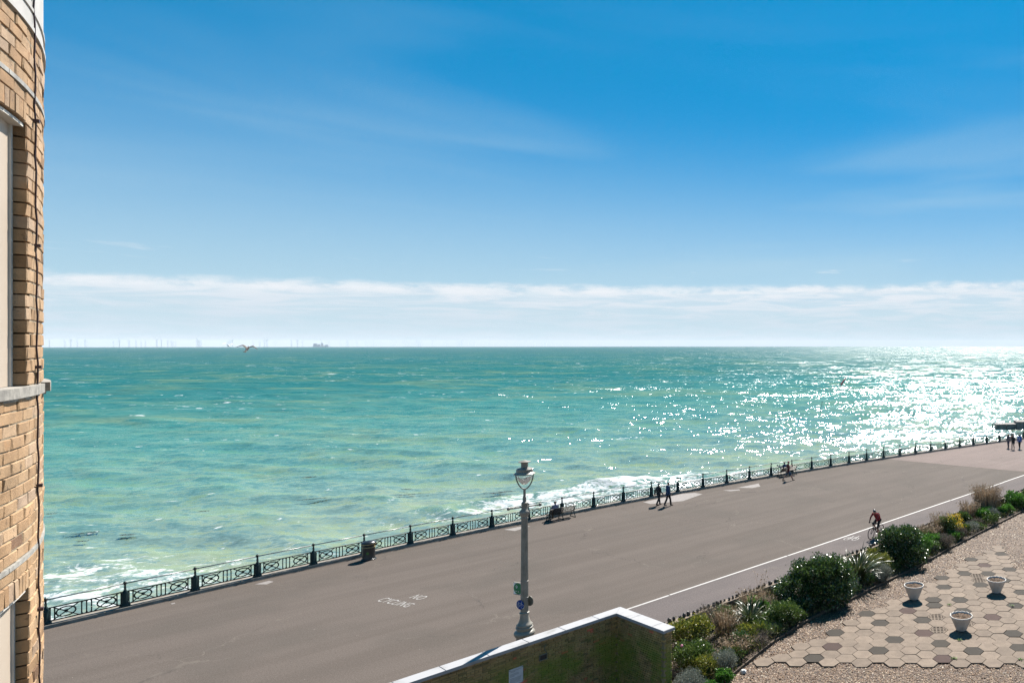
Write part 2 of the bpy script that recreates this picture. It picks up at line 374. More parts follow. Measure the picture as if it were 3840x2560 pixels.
def sea_mat():
    m, t, p = base_mat('sea_water'); g = t.n('ShaderNodeNewGeometry'); pos = g.outputs['Position']
    pa = t.scale(pos, (0.55, 1.0, 1.0))
    shore0 = t.n('ShaderNodeAttribute', attribute_name='shore').outputs['Fac']
    lod = t.ss(t.m('LOGARITHM', t.m('MAXIMUM', shore0, 10.0), 10.0), 1.70, 2.75)   # far out the small waves become roughness
    def slope(sc, amp, det):
        cvec = t.noise(pa, sc, det, 0.55, 0.3, out=1)
        return t.scale(t.vm('SUBTRACT', cvec, (0.5, 0.5, 0.5)), (amp*0.85, amp, 0.0))
    s = t.vm('ADD', slope(1.0, 1.55, 2), slope(3.2, 1.5, 2))
    sn_ = t.vm('SCALE', s).node; t.L(t.m('SUBTRACT', 1.0, t.m('MULTIPLY', lod, 0.25)), sn_.inputs['Scale'])
    s = t.vm('ADD', t.vm('ADD', t.vm('ADD', slope(0.30, 0.85, 2), slope(0.11, 0.75, 2)), slope(0.03, 0.40, 2)), sn_.outputs[0])
    nrm = t.vm('NORMALIZE', t.vm('ADD', g.outputs['Normal'], s))
    at = lambda nm: t.n('ShaderNodeAttribute', attribute_name=nm).outputs['Fac']
    foam, shore, crest = at('foam'), at('shore'), at('crest')
    # water body: sandy green shallows -> turquoise -> teal offshore
    f = t.m('LOGARITHM', t.m('MAXIMUM', shore, 10.0), 10.0)
    body = t.ramp(t.m('DIVIDE', f, 4.0), [(0.30, (0.200, 0.240, 0.165)), (0.40, (0.152, 0.215, 0.148)), (0.46, (0.086, 0.185, 0.138)), (0.535, (0.036, 0.145, 0.116)), (0.62, (0.008, 0.094, 0.090)), (0.80, (0.002, 0.076, 0.080)), (1.0, (0.002, 0.072, 0.082))])
    pb = t.scale(pos, (0.022, 0.05, 1.0))
    sand = t.ss(t.noise(pb, 1.0, 4, 0.6, 0.6), 0.45, 0.72)
    body = t.mix(t.m('MULTIPLY', sand, 0.50), body, (0.14, 0.185, 0.075, 1))
    pc = t.scale(pos, (0.006, 0.02, 1.0))
    body = t.mix(t.m('MULTIPLY', t.ss(t.noise(pc, 1.0, 3), 0.5, 0.7), 0.35), body, (0.004, 0.075, 0.08, 1))
    body = t.mix(t.m('MULTIPLY', t.ss(crest, 0.10, 0.55), 0.45), body, (0.09, 0.19, 0.095, 1))
    # foam: lace near the wall, scattered whitecaps offshore
    lace = t.noise(t.scale(pos, (0.8, 1.0, 1.0)), 0.55, 6, 0.68, 1.3)
    fine = t.noise(pos, 2.6, 4, 0.7, 0.8)
    ln = t.m('ADD', t.m('MULTIPLY', lace, 0.72), t.m('MULTIPLY', fine, 0.28))
    th = t.m('ADD', t.m('MULTIPLY', foam, 0.62), t.m('MULTIPLY', t.m('SUBTRACT', ln, 0.5), 4.6))
    fm = t.ss(th, 0.62, 1.10)
    fm = t.m('MULTIPLY', fm, t.ss(foam, 0.05, 0.3))
    wv = t.scale(pos, (0.26, 0.55, 1.0))
    w1 = t.noise(wv, 1.0, 5, 0.62, 0.4)
    w2 = t.noise(t.scale(pos, (0.012, 0.02, 1.0)), 1.0, 3)
    cap = t.m('MULTIPLY', t.ss(t.m('ADD', w1, t.m('MULTIPLY', t.m('SUBTRACT', w2, 0.5), 0.34)), 0.662, 0.71), 0.9)
    wf = t.scale(pos, (0.06, 0.07, 1.0))
    w3 = t.noise(wf, 1.0, 5, 0.7, 0.3)
    cap2 = t.m('MULTIPLY', t.ss(w3, 0.645, 0.69), t.ss(shore, 250.0, 700.0))
    fm = t.m('MAXIMUM', fm, t.m('MAXIMUM', cap, cap2))
    base = t.mix(fm, body, (0.50, 0.52, 0.52, 1))
    df = t.n('ShaderNodeBsdfDiffuse'); t.L(base, df.inputs['Color']); t.L(t.vm('NORMALIZE', t.vm('ADD', g.outputs['Normal'], t.scale(s, (0.45, 0.45, 0.0)))), df.inputs['Normal'])
    gs = t.n('ShaderNodeBsdfAnisotropic'); gs.distribution = 'BECKMANN'; t.L(nrm, gs.inputs['Normal']); gs.inputs['Color'].default_value = (1, 1, 1, 1)
    lod3 = t.ss(t.m('LOGARITHM', t.m('MAXIMUM', shore0, 10.0), 10.0), 2.55, 3.4)
    t.L(t.m('ADD', t.m('ADD', 0.165, t.m('MULTIPLY', lod, 0.20)), t.m('MULTIPLY', lod3, 0.04)), gs.inputs['Roughness'])
    fr = t.n('ShaderNodeFresnel'); fr.inputs['IOR'].default_value = 1.33; t.L(nrm, fr.inputs['Normal'])
    # a wind-roughened sea shows its facets, so its reflectance levels off far out
    fac = t.m('ADD', t.m('MULTIPLY', t.m('MINIMUM', fr.outputs[0], 0.36), t.m('SUBTRACT', 1.0, lod)), t.m('MULTIPLY', lod, 0.105))
    lod2 = t.ss(t.m('LOGARITHM', t.m('MAXIMUM', shore0, 10.0), 10.0), 2.55, 3.4)
    fac = t.m('ADD', fac, t.m('MULTIPLY', lod2, 0.03))
    fac = t.m('MULTIPLY', fac, t.m('SUBTRACT', 1.0, t.m('MULTIPLY', fm, 0.85)))
    mx = t.n('ShaderNodeMixShader'); t.L(fac, mx.inputs[0]); t.L(df.outputs[0], mx.inputs[1]); t.L(gs.outputs[0], mx.inputs[2])
    t.L(mx.outputs[0], [q for q in m.node_tree.nodes if q.type == 'OUTPUT_MATERIAL'][0].inputs[0]); m.node_tree.nodes.remove(p)
    return m
M['sea'] = sea_mat()
build_sea()

# ---- promenade asphalt (one sheet landward of the edge)
def asphalt_mat(name, c1, c2, c3):
    m, t, p = base_mat(name); pos = t.n('ShaderNodeNewGeometry').outputs['Position']
    rot = t.n('ShaderNodeVectorRotate', rotation_type='Z_AXIS', i_Angle=math.radians(38)); t.L(pos, rot.inputs[0])
    along = t.scale(rot.outputs[0], (1.0, 0.06, 1.0))
    n1 = t.noise(along, 0.9, 5, 0.6, 0.3); n2 = t.noise(pos, 0.22, 4); n3 = t.noise(pos, 14.0, 3, 0.7); n4 = t.noise(pos, 32.0, 2)
    fines = t.noise(t.scale(rot.outputs[0], (1.0, 0.012, 1.0)), 1.5, 4, 0.65, 0.15)
    c = t.mix(t.ss(n1, 0.34, 0.66), c1, c2); c = t.mix(t.m('MULTIPLY', t.ss(n2, 0.45, 0.7), 0.6), c, c3)
    c = t.mix(1.0, c, t.ramp(n3, [(0.30, (0.82,)*3), (0.70, (1.17,)*3)]), 'MULTIPLY')
    c = t.mix(1.0, c, t.ramp(n4, [(0.28, (0.66,)*3), (0.72, (1.34,)*3)]), 'MULTIPLY')
    c = t.mix(t.m('MULTIPLY', t.ss(fines, 0.60, 0.70), 0.30), c, tuple(x*0.55 for x in c1)+(1,))
    c = t.mix(t.m('MULTIPLY', t.ss(t.noise(pos, 0.55, 5, 0.65, 0.5), 0.60, 0.75), 0.28), c, tuple(x*0.6 for x in c1)+(1,))
    # hairline cracks, only here and there
    wp = t.vm('ADD', pos, t.scale(t.noise(pos, 0.9, 4, 0.6, out=1), (2.2, 2.2, 0)))
    v = t.n('ShaderNodeTexVoronoi', feature='DISTANCE_TO_EDGE'); v.inputs['Scale'].default_value = 0.115; t.L(wp, v.inputs['Vector'])
    ck = t.m('MULTIPLY', t.m('SUBTRACT', 1.0, t.ss(v.outputs[0], 0.0015, 0.0052)), t.ss(t.noise(pos, 0.16, 2), 0.42, 0.58))
    c = t.mix(t.m('MULTIPLY', ck, 0.55), c, t.mix(t.ss(t.noise(pos, 0.4, 2), 0.45, 0.55), (0.03, 0.026, 0.024, 1), (0.135, 0.115, 0.095, 1)))
    # pale worn specks
    c = t.mix(t.m('MULTIPLY', t.ss(t.noise(pos, 3.1, 3, 0.7), 0.71, 0.76), 0.5), c, (0.34, 0.30, 0.26, 1))
    t.L(c, p.inputs['Base Color']); p.inputs['Roughness'].default_value = 0.9; p.inputs['Specular IOR Level'].default_value = 0.15
    b = t.n('ShaderNodeBump', i_Strength=0.5, i_Distance=0.01); t.L(t.noise(pos, 45.0, 4, 0.7), b.inputs['Height']); t.L(b.outputs[0], p.inputs['Normal'])
    return m
M['asphalt'] = asphalt_mat('asphalt', (0.079, 0.064, 0.054), (0.092, 0.075, 0.064), (0.069, 0.058, 0.049))
M['asphalt_far'] = asphalt_mat('asphalt_pinkish', (0.151, 0.116, 0.104), (0.132, 0.103, 0.092), (0.169, 0.132, 0.118))
M['asphalt_cycle'] = asphalt_mat('asphalt_cycle_lane', (0.099, 0.083, 0.079), (0.084, 0.071, 0.068), (0.109, 0.090, 0.084))
M['patch'] = mat('concrete_patch', (0.190, 0.169, 0.158), (0.155, 0.137, 0.127), 5, 0.85)
def strip(name, i0, i1, n, o0, o1, z, m, kind='structure'):
    g = G(); v = []
    for i in np.linspace(i0, i1, n):
        a, b = rail(i, o0), rail(i, o1); v += [(a[0], a[1], z), (b[0], b[1], z)]
    g.add(v, [(2*k, 2*k+1, 2*k+3, 2*k+2) for k in range(n-1)]); return tag(g.obj(name, m), kind=kind)
strip('promenade', -14, 60, 75, 0.0, 75.0, 0.0, M['asphalt'])
# the land behind the promenade and along the coast
g = G(); v = []
la, lb = rail(-14), rail(60); da, db = rail_dir(-14), rail_dir(60)
lp_ = [(la[0]-da[0]*2600, la[1]-da[1]*2600), la]+[rail(i) for i in range(-13, 60, 3)]+[lb, (lb[0]+db[0]*2600, lb[1]+db[1]*2600)]
for x, y in lp_: v += [(x+.25, y-.25, -.03), (x+1500*.8, y-1500*.6, -.03)]
g.add(v, [(2*k, 2*k+1, 2*k+3, 2*k+2) for k in range(len(lp_)-1)])
tag(g.obj('land', mat('town_ground', (0.11, 0.10, 0.09), (0.09, 0.10, 0.06), .02, .9)), kind='structure')
# sea wall below the kerb
g = G(); v = []
for i in np.linspace(-14, 60, 75):
    a = rail(i, -0.30); b = rail(i, -1.2); v += [(a[0], a[1], 0.10), (b[0], b[1], -5.6)]
g.add(v, [(2*k, 2*k+2, 2*k+3, 2*k+1) for k in range(74)]); tag(g.obj('sea_wall', M['groyne']), kind='structure')
# pale kerb the railing stands on
g = G(); v = []
for i in np.linspace(-14, 60, 149):
    for off, z in ((0.30, 0.0), (0.27, 0.13), (-0.30, 0.13), (-0.30, -0.4)):
        a = rail(i, off); v.append((a[0], a[1], z))
f = []
for k in range(148):
    for j in range(3): f.append((4*k+j, 4*k+j+1, 4*(k+1)+j+1, 4*(k+1)+j))
g.add(v, f); tag(g.obj('promenade_kerb', M['kerb']), kind='structure')
# pinkish asphalt beyond the cross joint
A0, A1 = (0.0, 75.0), (13.39, 68.21)
g = G(); q = [rail(i, 0.31) for i in np.linspace(23.0, 60, 40)]
poly = [(p[0], p[1], 0.004) for p in q]
end = rail(60, 40.0); j2 = (A1[0]+(A1[0]-A0[0])*0.02, A1[1]+(A1[1]-A0[1])*0.02)
WL = [(-16.5, 26.1), (-11.49, 32.91), (-9.27, 35.88), (-3.37, 43.80), (2.26, 51.54), (13.03, 66.36), (24.5, 81.9), (37.0, 98.0)]
low = [j2] + [(13.9, 67.5), (24.5, 81.9-0.1), (37.0, 98.0), (48.0, 112.0)]
k = len(low); lowi = []
for t_ in np.linspace(0, 1, 40):
    s_ = t_*(k-1); a_ = int(min(s_, k-2)); fr = s_-a_; lowi.append((low[a_][0]*(1-fr)+low[a_+1][0]*fr, low[a_][1]*(1-fr)+low[a_+1][1]*fr))
v = []
for (a, b) in zip(q, lowi): v += [(a[0], a[1], 0.004), (b[0], b[1], 0.004)]
g.add(v, [(2*i, 2*i+1, 2*i+3, 2*i+2) for i in range(39)]); tag(g.obj('pinkish_promenade_section', M['asphalt_far']), kind='structure')
# cycle lane surface between the white line and the garden wall
NRM = (0.806, -0.592)
g = G(); v = []
for x, y in WL:
    v += [(x, y, 0.004), (x+NRM[0]*5.6, y+NRM[1]*5.6, 0.004)]
g.add(v, [(2*i, 2*i+1, 2*i+3, 2*i+2) for i in range(len(WL)-1)]); tag(g.obj('cycle_lane', M['asphalt_cycle']), kind='structure')
# worn white edge line, laid in lengths with small gaps
g = G()
def wl_at(s):
    acc = 0
    for a, b in zip(WL[:-1], WL[1:]):
        L = math.hypot(b[0]-a[0], b[1]-a[1])
        if s <= acc+L or b is WL[-1]:
            f_ = (s-acc)/L; return (a[0]+(b[0]-a[0])*f_, a[1]+(b[1]-a[1])*f_)
        acc += L
s = 0.0
while s < 100:
    L = random.choice([9.0, 7.4, 10.5, 8.0]); pts = [wl_at(s+L*k/4) for k in range(5)]; off = random.uniform(-0.025, 0.025)
    g.ribbon([(x+NRM[0]*off, y+NRM[1]*off) for x, y in pts], 0.125, 0.009); s += L+0.06
tag(g.obj('lane_line', M['white_paint']), 'long white painted line dividing cycle lane from promenade', 'road marking', kind=None)
# pale patches in the asphalt along the kerb
for W_ in ([(-18.30, 55.01), (-17.52, 54.36), (-15.38, 55.38), (-14.51, 57.96), (-15.25, 58.48), (-16.16, 58.17)], [(-12.00, 60.56), (-10.75, 62.43), (-10.56, 61.71), (-10.37, 61.13), (-10.97, 60.45), (-12.38, 60.34)], [(-13.21, 59.45), (-12.48, 59.12), (-11.78, 59.56), (-11.93, 59.89)], [(-31.51, 36.12), (-31.26, 36.69), (-30.90, 36.53), (-30.90, 36.12)], [(-24.62, 46.82), (-23.86, 47.72), (-23.33, 47.72), (-23.76, 46.48)], [(-33.07, 33.44), (-33.02, 33.58), (-32.85, 33.44), (-32.90, 33.33)]):
    cx_, cy_ = sum(p[0] for p in W_)/len(W_), sum(p[1] for p in W_)/len(W_)
    W_.sort(key=lambda p: math.atan2(p[1]-cy_, p[0]-cx_))
    g = G(); g.add([(x, y, 0.006) for x, y in W_], [tuple(range(len(W_)))]); tag(g.obj('asphalt_patch', M['patch']), kind='structure')

# ---- garden ground
GZ = 0.40
WALL = [(-10.9, 25.6), (-8.63, 28.76), (-7.02, 31.09), (-5.32, 33.41), (-1.02, 39.18), (1.76, 43.12), (5.13, 47.80), (9.76, 53.81), (16.0, 61.9), (24.0, 72.3)]
EDGE = [(-6.0, 23.9), (-5.30, 25.0), (-4.40, 27.6), (-3.15, 30.2), (-1.33, 32.85), (1.89, 37.6), (4.37, 41.7), (9.91, 50.3), (15.5, 58.6), (22.0, 68.0)]
gm, t, p = base_mat('gravel_bed'); pos = t.n('ShaderNodeNewGeometry').outputs['Position']
vo = t.n('ShaderNodeTexVoronoi'); vo.inputs['Scale'].default_value = 24.0; t.L(pos, vo.inputs['Vector'])
sepc = t.n('ShaderNodeSeparateColor'); t.L(vo.outputs['Color'], sepc.inputs[0])
c = t.ramp(sepc.outputs[0], [(0, (0.022, 0.012, 0.007)), (0.35, (0.058, 0.032, 0.018)), (0.7, (0.11, 0.066, 0.039)), (1, (0.20, 0.14, 0.095))])
c = t.mix(1.0, c, t.ramp(t.noise(pos, 0.7, 4), [(0.3, (0.75,)*3), (0.7, (1.1,)*3)]), 'MULTIPLY')
t.L(c, p.inputs['Base Color']); p.inputs['Roughness'].default_value = 0.8
b = t.n('ShaderNodeBump', i_Strength=1.0, i_Distance=0.03, invert=True); t.L(vo.outputs['Distance'], b.inputs['Height']); t.L(b.outputs[0], p.inputs['Normal'])
M['gravel'] = gm
def lerp_poly(P, s):
    k = len(P)-1; a = min(int(s*k), k-1); f_ = s*k-a; return (P[a][0]*(1-f_)+P[a+1][0]*f_, P[a][1]*(1-f_)+P[a+1][1]*f_)
g = G(); v = []
for s in np.linspace(0, 1, 40):
    x, y = lerp_poly(EDGE, s); v += [(x, y, GZ), (x+40, y-30, GZ)]
g.add(v, [(2*i, 2*i+1, 2*i+3, 2*i+2) for i in range(39)]); tag(g.obj('gravel_ground', M['gravel']), kind='structure')
# planted bed soil between edging and boundary wall, mounded
g = G(); v = []; N = 60; K = 7
for s in np.linspace(0, 1, N):
    a, b = lerp_poly(EDGE, s), lerp_poly([(-8.9, 26.3)]+WALL[1:], s)
    for k in range(K):
        f_ = k/(K-1); v.append((a[0]*(1-f_)+b[0]*f_, a[1]*(1-f_)+b[1]*f_, GZ+0.06+0.10*math.sin(math.pi*f_)+random.uniform(-.03, .03)))
g.add(v, [(i*K+k, (i+1)*K+k, (i+1)*K+k+1, i*K+k+1) for i in range(N-1) for k in range(K-1)])
tag(g.obj('bed_soil', M['bed_soil'], smooth=True), kind='structure')

HS, HROT, HX, HY = 0.398, math.radians(-0.72), 2.230, 26.538
TOP = {-11:5,-10:5,-9:6,-8:6,-7:7,-6:8,-5:9,-4:9,-3:10,-2:10,-1:11,0:12,1:13,2:14,3:15,4:16,5:16,6:17,7:18,8:11,9:9,10:7,11:5,12:3,13:1}
def on_slab(x, y):
    """which points lie on the hexagonal paving (the gravel stops there)"""
    w = ((x-HX)+1j*(y-HY))/(HS*complex(math.cos(HROT), math.sin(HROT))); out = np.zeros(len(x), bool)
    for dn in (-1, 0, 1):
        n2 = np.round(w.real/1.5)+dn; n1 = np.round((w.imag-n2*math.sqrt(3)/2)/math.sqrt(3)); c = n1*1j*math.sqrt(3)+n2*(1.5+1j*math.sqrt(3)/2); d = w-c
        ins = (np.abs(d.imag) < .90) & (np.abs(d.real)*math.sqrt(3)/2+np.abs(d.imag)*.5 < .90)
        ok = np.array([int(q) in TOP and math.floor(-int(q)/2) <= int(p) <= TOP[int(q)] for p, q in zip(n1, n2)]); out |= ins & ok
    return out
# gravel: loose pebbles over the ground sheet
def pebbles():
    n = 62000; rs = np.random.default_rng(5)
    s = rs.random(n*2); e = np.array([lerp_poly(EDGE[:9], q) for q in s]); w = rs.random(n*2)**1.15*19
    x = e[:, 0]+w*0.8; y = e[:, 1]-w*0.6
    u = 3310+x/y*2700
    ok = (u < 4000) & (y > 22) & (y < 56) & ~on_slab(x, y); x, y = x[ok][:n], y[ok][:n]; n = len(x)
    O = np.array([(1, 0, 0), (-1, 0, 0), (0, 1, 0), (0, -1, 0), (0, 0, 1), (0, 0, -1)], float)
    F = np.array([(0, 2, 4), (2, 1, 4), (1, 3, 4), (3, 0, 4), (2, 0, 5), (1, 2, 5), (3, 1, 5), (0, 3, 5)])[:4]
    sz = rs.uniform(0.018, 0.040, n)*(1+0.012*(y-24)); th = rs.uniform(0, 6.28, n)
    V = O[None, :5]*np.stack([sz*rs.uniform(.8, 1.4, n), sz*rs.uniform(.6, 1.0, n), sz*rs.uniform(.4, .85, n)], -1)[:, None, :]
    tl = rs.normal(0, 0.35, (n, 2)); V[:, :, 2] += V[:, :, 0]*tl[:, None, 0]+V[:, :, 1]*tl[:, None, 1]
    c, s_ = np.cos(th)[:, None], np.sin(th)[:, None]
    V = np.stack([V[..., 0]*c-V[..., 1]*s_+x[:, None], V[..., 0]*s_+V[..., 1]*c+y[:, None], V[..., 2]+GZ+0.006], -1)
    Fi = (F[None]+(np.arange(n)*5)[:, None, None]).reshape(-1, 3)
    m = palette('pebbles', [(0, (0.022, 0.012, 0.006)), (0.22, (0.062, 0.029, 0.013)), (0.5, (0.122, 0.063, 0.030)), (0.78, (0.185, 0.108, 0.055)), (0.93, (0.26, 0.185, 0.115)), (1, (0.40, 0.34, 0.26))], 0.6, 0.3)
    o = bpy.data.objects.new('gravel', np_mesh('gravel', V.reshape(-1, 3), Fi, m)); link(o)
    tag(o, 'loose tan and brown gravel covering the garden', 'gravel', kind='stuff')
pebbles()

# ---- hexagonal paving
def hex_at(n1, n2):
    z = HS*complex(math.cos(HROT), math.sin(HROT))*(n1*1j*math.sqrt(3)+n2*(1.5+1j*math.sqrt(3)/2)); return HX+z.real, HY+z.imag
def slab_mat(name, c1, c2):
    m, t, p = base_mat(name); pos = t.n('ShaderNodeNewGeometry').outputs['Position']; oi = t.n('ShaderNodeObjectInfo').outputs['Random']
    c = t.mix(t.ss(t.noise(pos, 3.2, 4), 0.35, 0.68), c1, c2)
    c = t.mix(1.0, c, t.ramp(oi, [(0, (0.86,)*3), (1, (1.12,)*3)]), 'MULTIPLY')
    c = t.mix(1.0, c, t.ramp(t.noise(pos, 55, 2), [(0.3, (0.80,)*3), (0.7, (1.22,)*3)]), 'MULTIPLY')
    c = t.mix(t.m('MULTIPLY', t.ss(t.noise(pos, 1.3, 5, 0.7), 0.58, 0.72), 0.45), c, tuple(x*0.62 for x in c1)+(1,))
    t.L(c, p.inputs['Base Color']); p.inputs['Roughness'].default_value = 0.8; p.inputs['Specular IOR Level'].default_value = 0.2
    b = t.n('ShaderNodeBump', i_Strength=0.5, i_Distance=0.006); t.L(t.noise(pos, 60, 3), b.inputs['Height']); t.L(b.outputs[0], p.inputs['Normal'])
    return m
M['slab'] = slab_mat('hex_slab_pale', (0.156, 0.118, 0.088), (0.125, 0.094, 0.070))
M['slab_dark'] = slab_mat('hex_slab_dark', (0.024, 0.018, 0.012), (0.020, 0.015, 0.010))
M['slab_red'] = slab_mat('hex_slab_red', (0.045, 0.023, 0.018), (0.038, 0.019, 0.015))
M['joint'] = mat('paving_joint_sand', (0.070, 0.053, 0.039), (0.042, 0.032, 0.023), 20, 0.95)
def hex_mesh(name, m, r=HS*0.982, hgt=0.07):
    g = G(); P_ = lambda q, z: [(q*math.cos(math.radians(60*k)), q*math.sin(math.radians(60*k)), z) for k in range(6)]
    g.add(P_(r, 0)+P_(r, hgt-0.010)+P_(r-0.008, hgt), [tuple(range(12, 18))]+[(i, (i+1) % 6, 6+(i+1) % 6, 6+i) for i in range(6)]+[(6+i, 6+(i+1) % 6, 12+(i+1) % 6, 12+i) for i in range(6)])
    return g.mesh(name, m)
def grate_mesh():
    g = G(); r = HS*0.96; R_ = [(r*math.cos(math.radians(60*k)), r*math.sin(math.radians(60*k))) for k in range(6)]
    for k in range(6):
        a, b = R_[k], R_[(k+1) % 6]; i = 0.86
        g.add([(a[0], a[1], 0), (b[0], b[1], 0), (b[0]*i, b[1]*i, 0), (a[0]*i, a[1]*i, 0), (a[0], a[1], .07), (b[0], b[1], .07), (b[0]*i, b[1]*i, .07), (a[0]*i, a[1]*i, .07)], [(4, 5, 6, 7), (0, 1, 5, 4), (2, 3, 7, 6)])
    for y in (0.0, -0.16, 0.16): g.box((0, y, 0.035), (2*r*0.86*(1-abs(y)*1.2), 0.055, 0.064))
    for x in (-0.22, -0.075, 0.075, 0.22): g.box((x, 0, 0.034), (0.05, 2*0.80*r*(1-0.35*max(0, abs(x)-.1)), 0.058))
    return g.mesh('grating_slab', M['slab'])
hm = {'l': hex_mesh('slab', M['slab']), 'd': hex_mesh('slab', M['slab_dark']), 'r': hex_mesh('slab', M['slab_red']), 'g': grate_mesh()}
DARK = {(4,-8),(7,-7),(3,-4),(4,-3),(7,-4),(9,-5),(2,0),(0,2),(6,-1),(8,0),(11,1),(13,1),(16,4),(13,3),(12,5),(10,4),(12,7),(16,7),(8,2),(6,2),(1,5),(7,7),(-1,5),(5,6),(9,0),(10,6)}
RED = {(5,-7),(0,0),(8,-2),(4,-1),(4,4),(14,5)}; GRATE = {(6,0),(4,0),(4,2),(12,4),(11,4)}
pav = empty('hexagonal_paving', (HX, HY, GZ)); tag(pav, 'patio of pale and dark hexagonal concrete slabs on gravel', 'paving', kind='structure')
g = G()
for n2, top in TOP.items():
    for n1 in range(math.floor(-n2/2), top+1):
        x, y = hex_at(n1, n2); k = 'd' if (n1, n2) in DARK else 'r' if (n1, n2) in RED else 'g' if (n1, n2) in GRATE else 'l'
        row = n1+n2/2; z = -0.040 if row > 2.2 else -0.020
        z = z+random.uniform(-.006, .006)
        if (n1, n2) in ((18, 7), (17, 6), (16, 7)): z -= 0.012
        inst({'g': 'grating_slab'}.get(k, 'slab'), hm[k], pav, (x-HX, y-HY, z), (random.gauss(0, .011), random.gauss(0, .011), HROT+random.gauss(0, .006)+math.radians(60)*random.randrange(6 if k != 'g' else 1)))
        g.add([(x-HX+HS*1.0*math.cos(HROT+math.radians(60*q)), y-HY+HS*1.0*math.sin(HROT+math.radians(60*q)), 0.013 if k != 'g' else 0.004) for q in range(6)], [tuple(range(6))])
jo = g.obj('joint_sand', M['joint'], pav)
# tufts of weeds in the joints
M['weed'] = palette('weed_leaves', [(0, (0.05, 0.13, 0.015)), (1, (0.16, 0.26, 0.04))], 0.6, trans=0.3)
for wx, wy, wl_ in ((5.05, 26.45, 'green weed tuft in a paving joint near the right edge of the photo'), (5.22, 26.1, 'green weed tuft nearest the camera at the right end of the paving'), (2.62, 26.52, 'green weed tuft beside the nearest red slab'), (3.0, 28.2, 'tiny green weed in the grating just left of the wavy-rim pot'), (5.75, 31.9, 'tiny weed on the paving below the farthest right pot'), (2.95, 32.0, 'tiny weed at the edge of a dark slab between the two far pots')):
    g = G()
    for k in range(26):
        a = random.uniform(0, 6.28); L = random.uniform(.03, .09); c0 = (random.gauss(0, .05), random.gauss(0, .035), 0.05)
        d_ = (math.cos(a)*L, math.sin(a)*L, random.uniform(.01, .05)); w_ = (-math.sin(a)*.018, math.cos(a)*.018, 0)
        g.add([c0, (c0[0]+d_[0]/2+w_[0], c0[1]+d_[1]/2+w_[1], c0[2]+d_[2]), (c0[0]+d_[0], c0[1]+d_[1], c0[2]+d_[2]*.8), (c0[0]+d_[0]/2-w_[0], c0[1]+d_[1]/2-w_[1], c0[2]+d_[2])], [(0, 1, 2, 3)])
    o = g.obj('weed_tuft', M['weed'], None, loc=(wx, wy, GZ+.01)); tag(o, wl_, 'weed', 'weeds in the paving joints')

# ---- planter pots
for (x, y, rr, hh), lab, side in zip(((1.42, 32.77, .455, .63), (5.32, 33.66, .45, .60), (3.19, 29.22, .46, .58)), ('white tapered planter pot nearest the planted bed, smooth round rim', 'white tapered planter pot farthest right on the paving beside a grating', 'white tapered planter pot with wavy rim and rust streak, nearest the camera'), ('s', 'w', 'w')):
    root = empty('planter_pot', (x, y, GZ+0.07), 0, lab, 'pot', 'white planter pots on the paving')
    g = G(); n = 40; prof = [(.46, 0), (.48, .03), (.92, .84), (.95, .87), (.98, .89), (1.0, .94), (.99, 1.0), (.94, 1.0), (.91, .93), (.87, .86)]
    v = []
    for j, (r, z) in enumerate(prof):
        for k in range(n):
            a = 2*math.pi*k/n; wv = 1+(0.028*math.cos(a*14) if side == 'w' and 4 <= j <= 7 else 0); dz = (0.02*math.cos(a*14) if side == 'w' and 4 <= j <= 7 else 0)
            v.append((r*rr*wv*math.cos(a), r*rr*wv*math.sin(a), z*hh+dz*.5))
    f = [(i*n+k, i*n+(k+1) % n, (i+1)*n+(k+1) % n, (i+1)*n+k) for i in range(len(prof)-1) for k in range(n)]
    g.add(v, f); g.add([(.46*rr*math.cos(2*math.pi*k/n), .46*rr*math.sin(2*math.pi*k/n), .002) for k in range(n)], [tuple(range(n))])
    g.obj('pot_body', M['pot'], root, smooth=0.7)
    g = G(); v = [(0, 0, .90*hh)]
    for q in (.3, .6, .885):
        for k in range(n): v.append((q*rr*math.cos(2*math.pi*k/n), q*rr*math.sin(2*math.pi*k/n), hh*.885+random.uniform(-.015, .02)))
    f = [(0, 1+k, 1+(k+1) % n) for k in range(n)]+[(1+i*n+k, 1+(i+1)*n+k, 1+(i+1)*n+(k+1) % n, 1+i*n+(k+1) % n) for i in range(2) for k in range(n)]
    g.add(v, f); so = g.obj('soil', M['soil'], root)
    g = G()
    for k in range(70):
        a, q = random.uniform(0, 6.28), rr*.8*math.sqrt(random.random()); L = random.uniform(.03, .10); b_ = random.uniform(0, 6.28)
        p0 = (q*math.cos(a), q*math.sin(a), hh*.90); g.tube([p0, (p0[0]+L*math.cos(b_), p0[1]+L*math.sin(b_), p0[2]+random.uniform(0, .05))], .004, 3)
    tag(g.obj('dead_stems', M.setdefault('straw', palette('dry_straw', [(0, (0.13, 0.085, 0.05)), (0.6, (0.30, 0.21, 0.13)), (1, (0.46, 0.36, 0.25))], 0.8, trans=0.2)), root), kind='stuff')
    if 'rust' in lab:
        g = G(); a = math.radians(-38); 
        for k in range(1):
            pts = []
            for q in np.linspace(.84, .12, 8):
                r = rr*(.48+(.92-.48)*(q-.03)/.81)+.004; pts.append((r, q*hh))
            v = []
            for r, z in pts: v += [(r*math.cos(a-.03), r*math.sin(a-.03), z), (r*math.cos(a+.03), r*math.sin(a+.03), z)]
            g.add(v, [(2*i, 2*i+1, 2*i+3, 2*i+2) for i in range(7)])
        g.obj('rust_streak', mat('rust_stain', (0.34, 0.22, 0.12), (0.42, 0.32, 0.22), 10, 0.8), root)

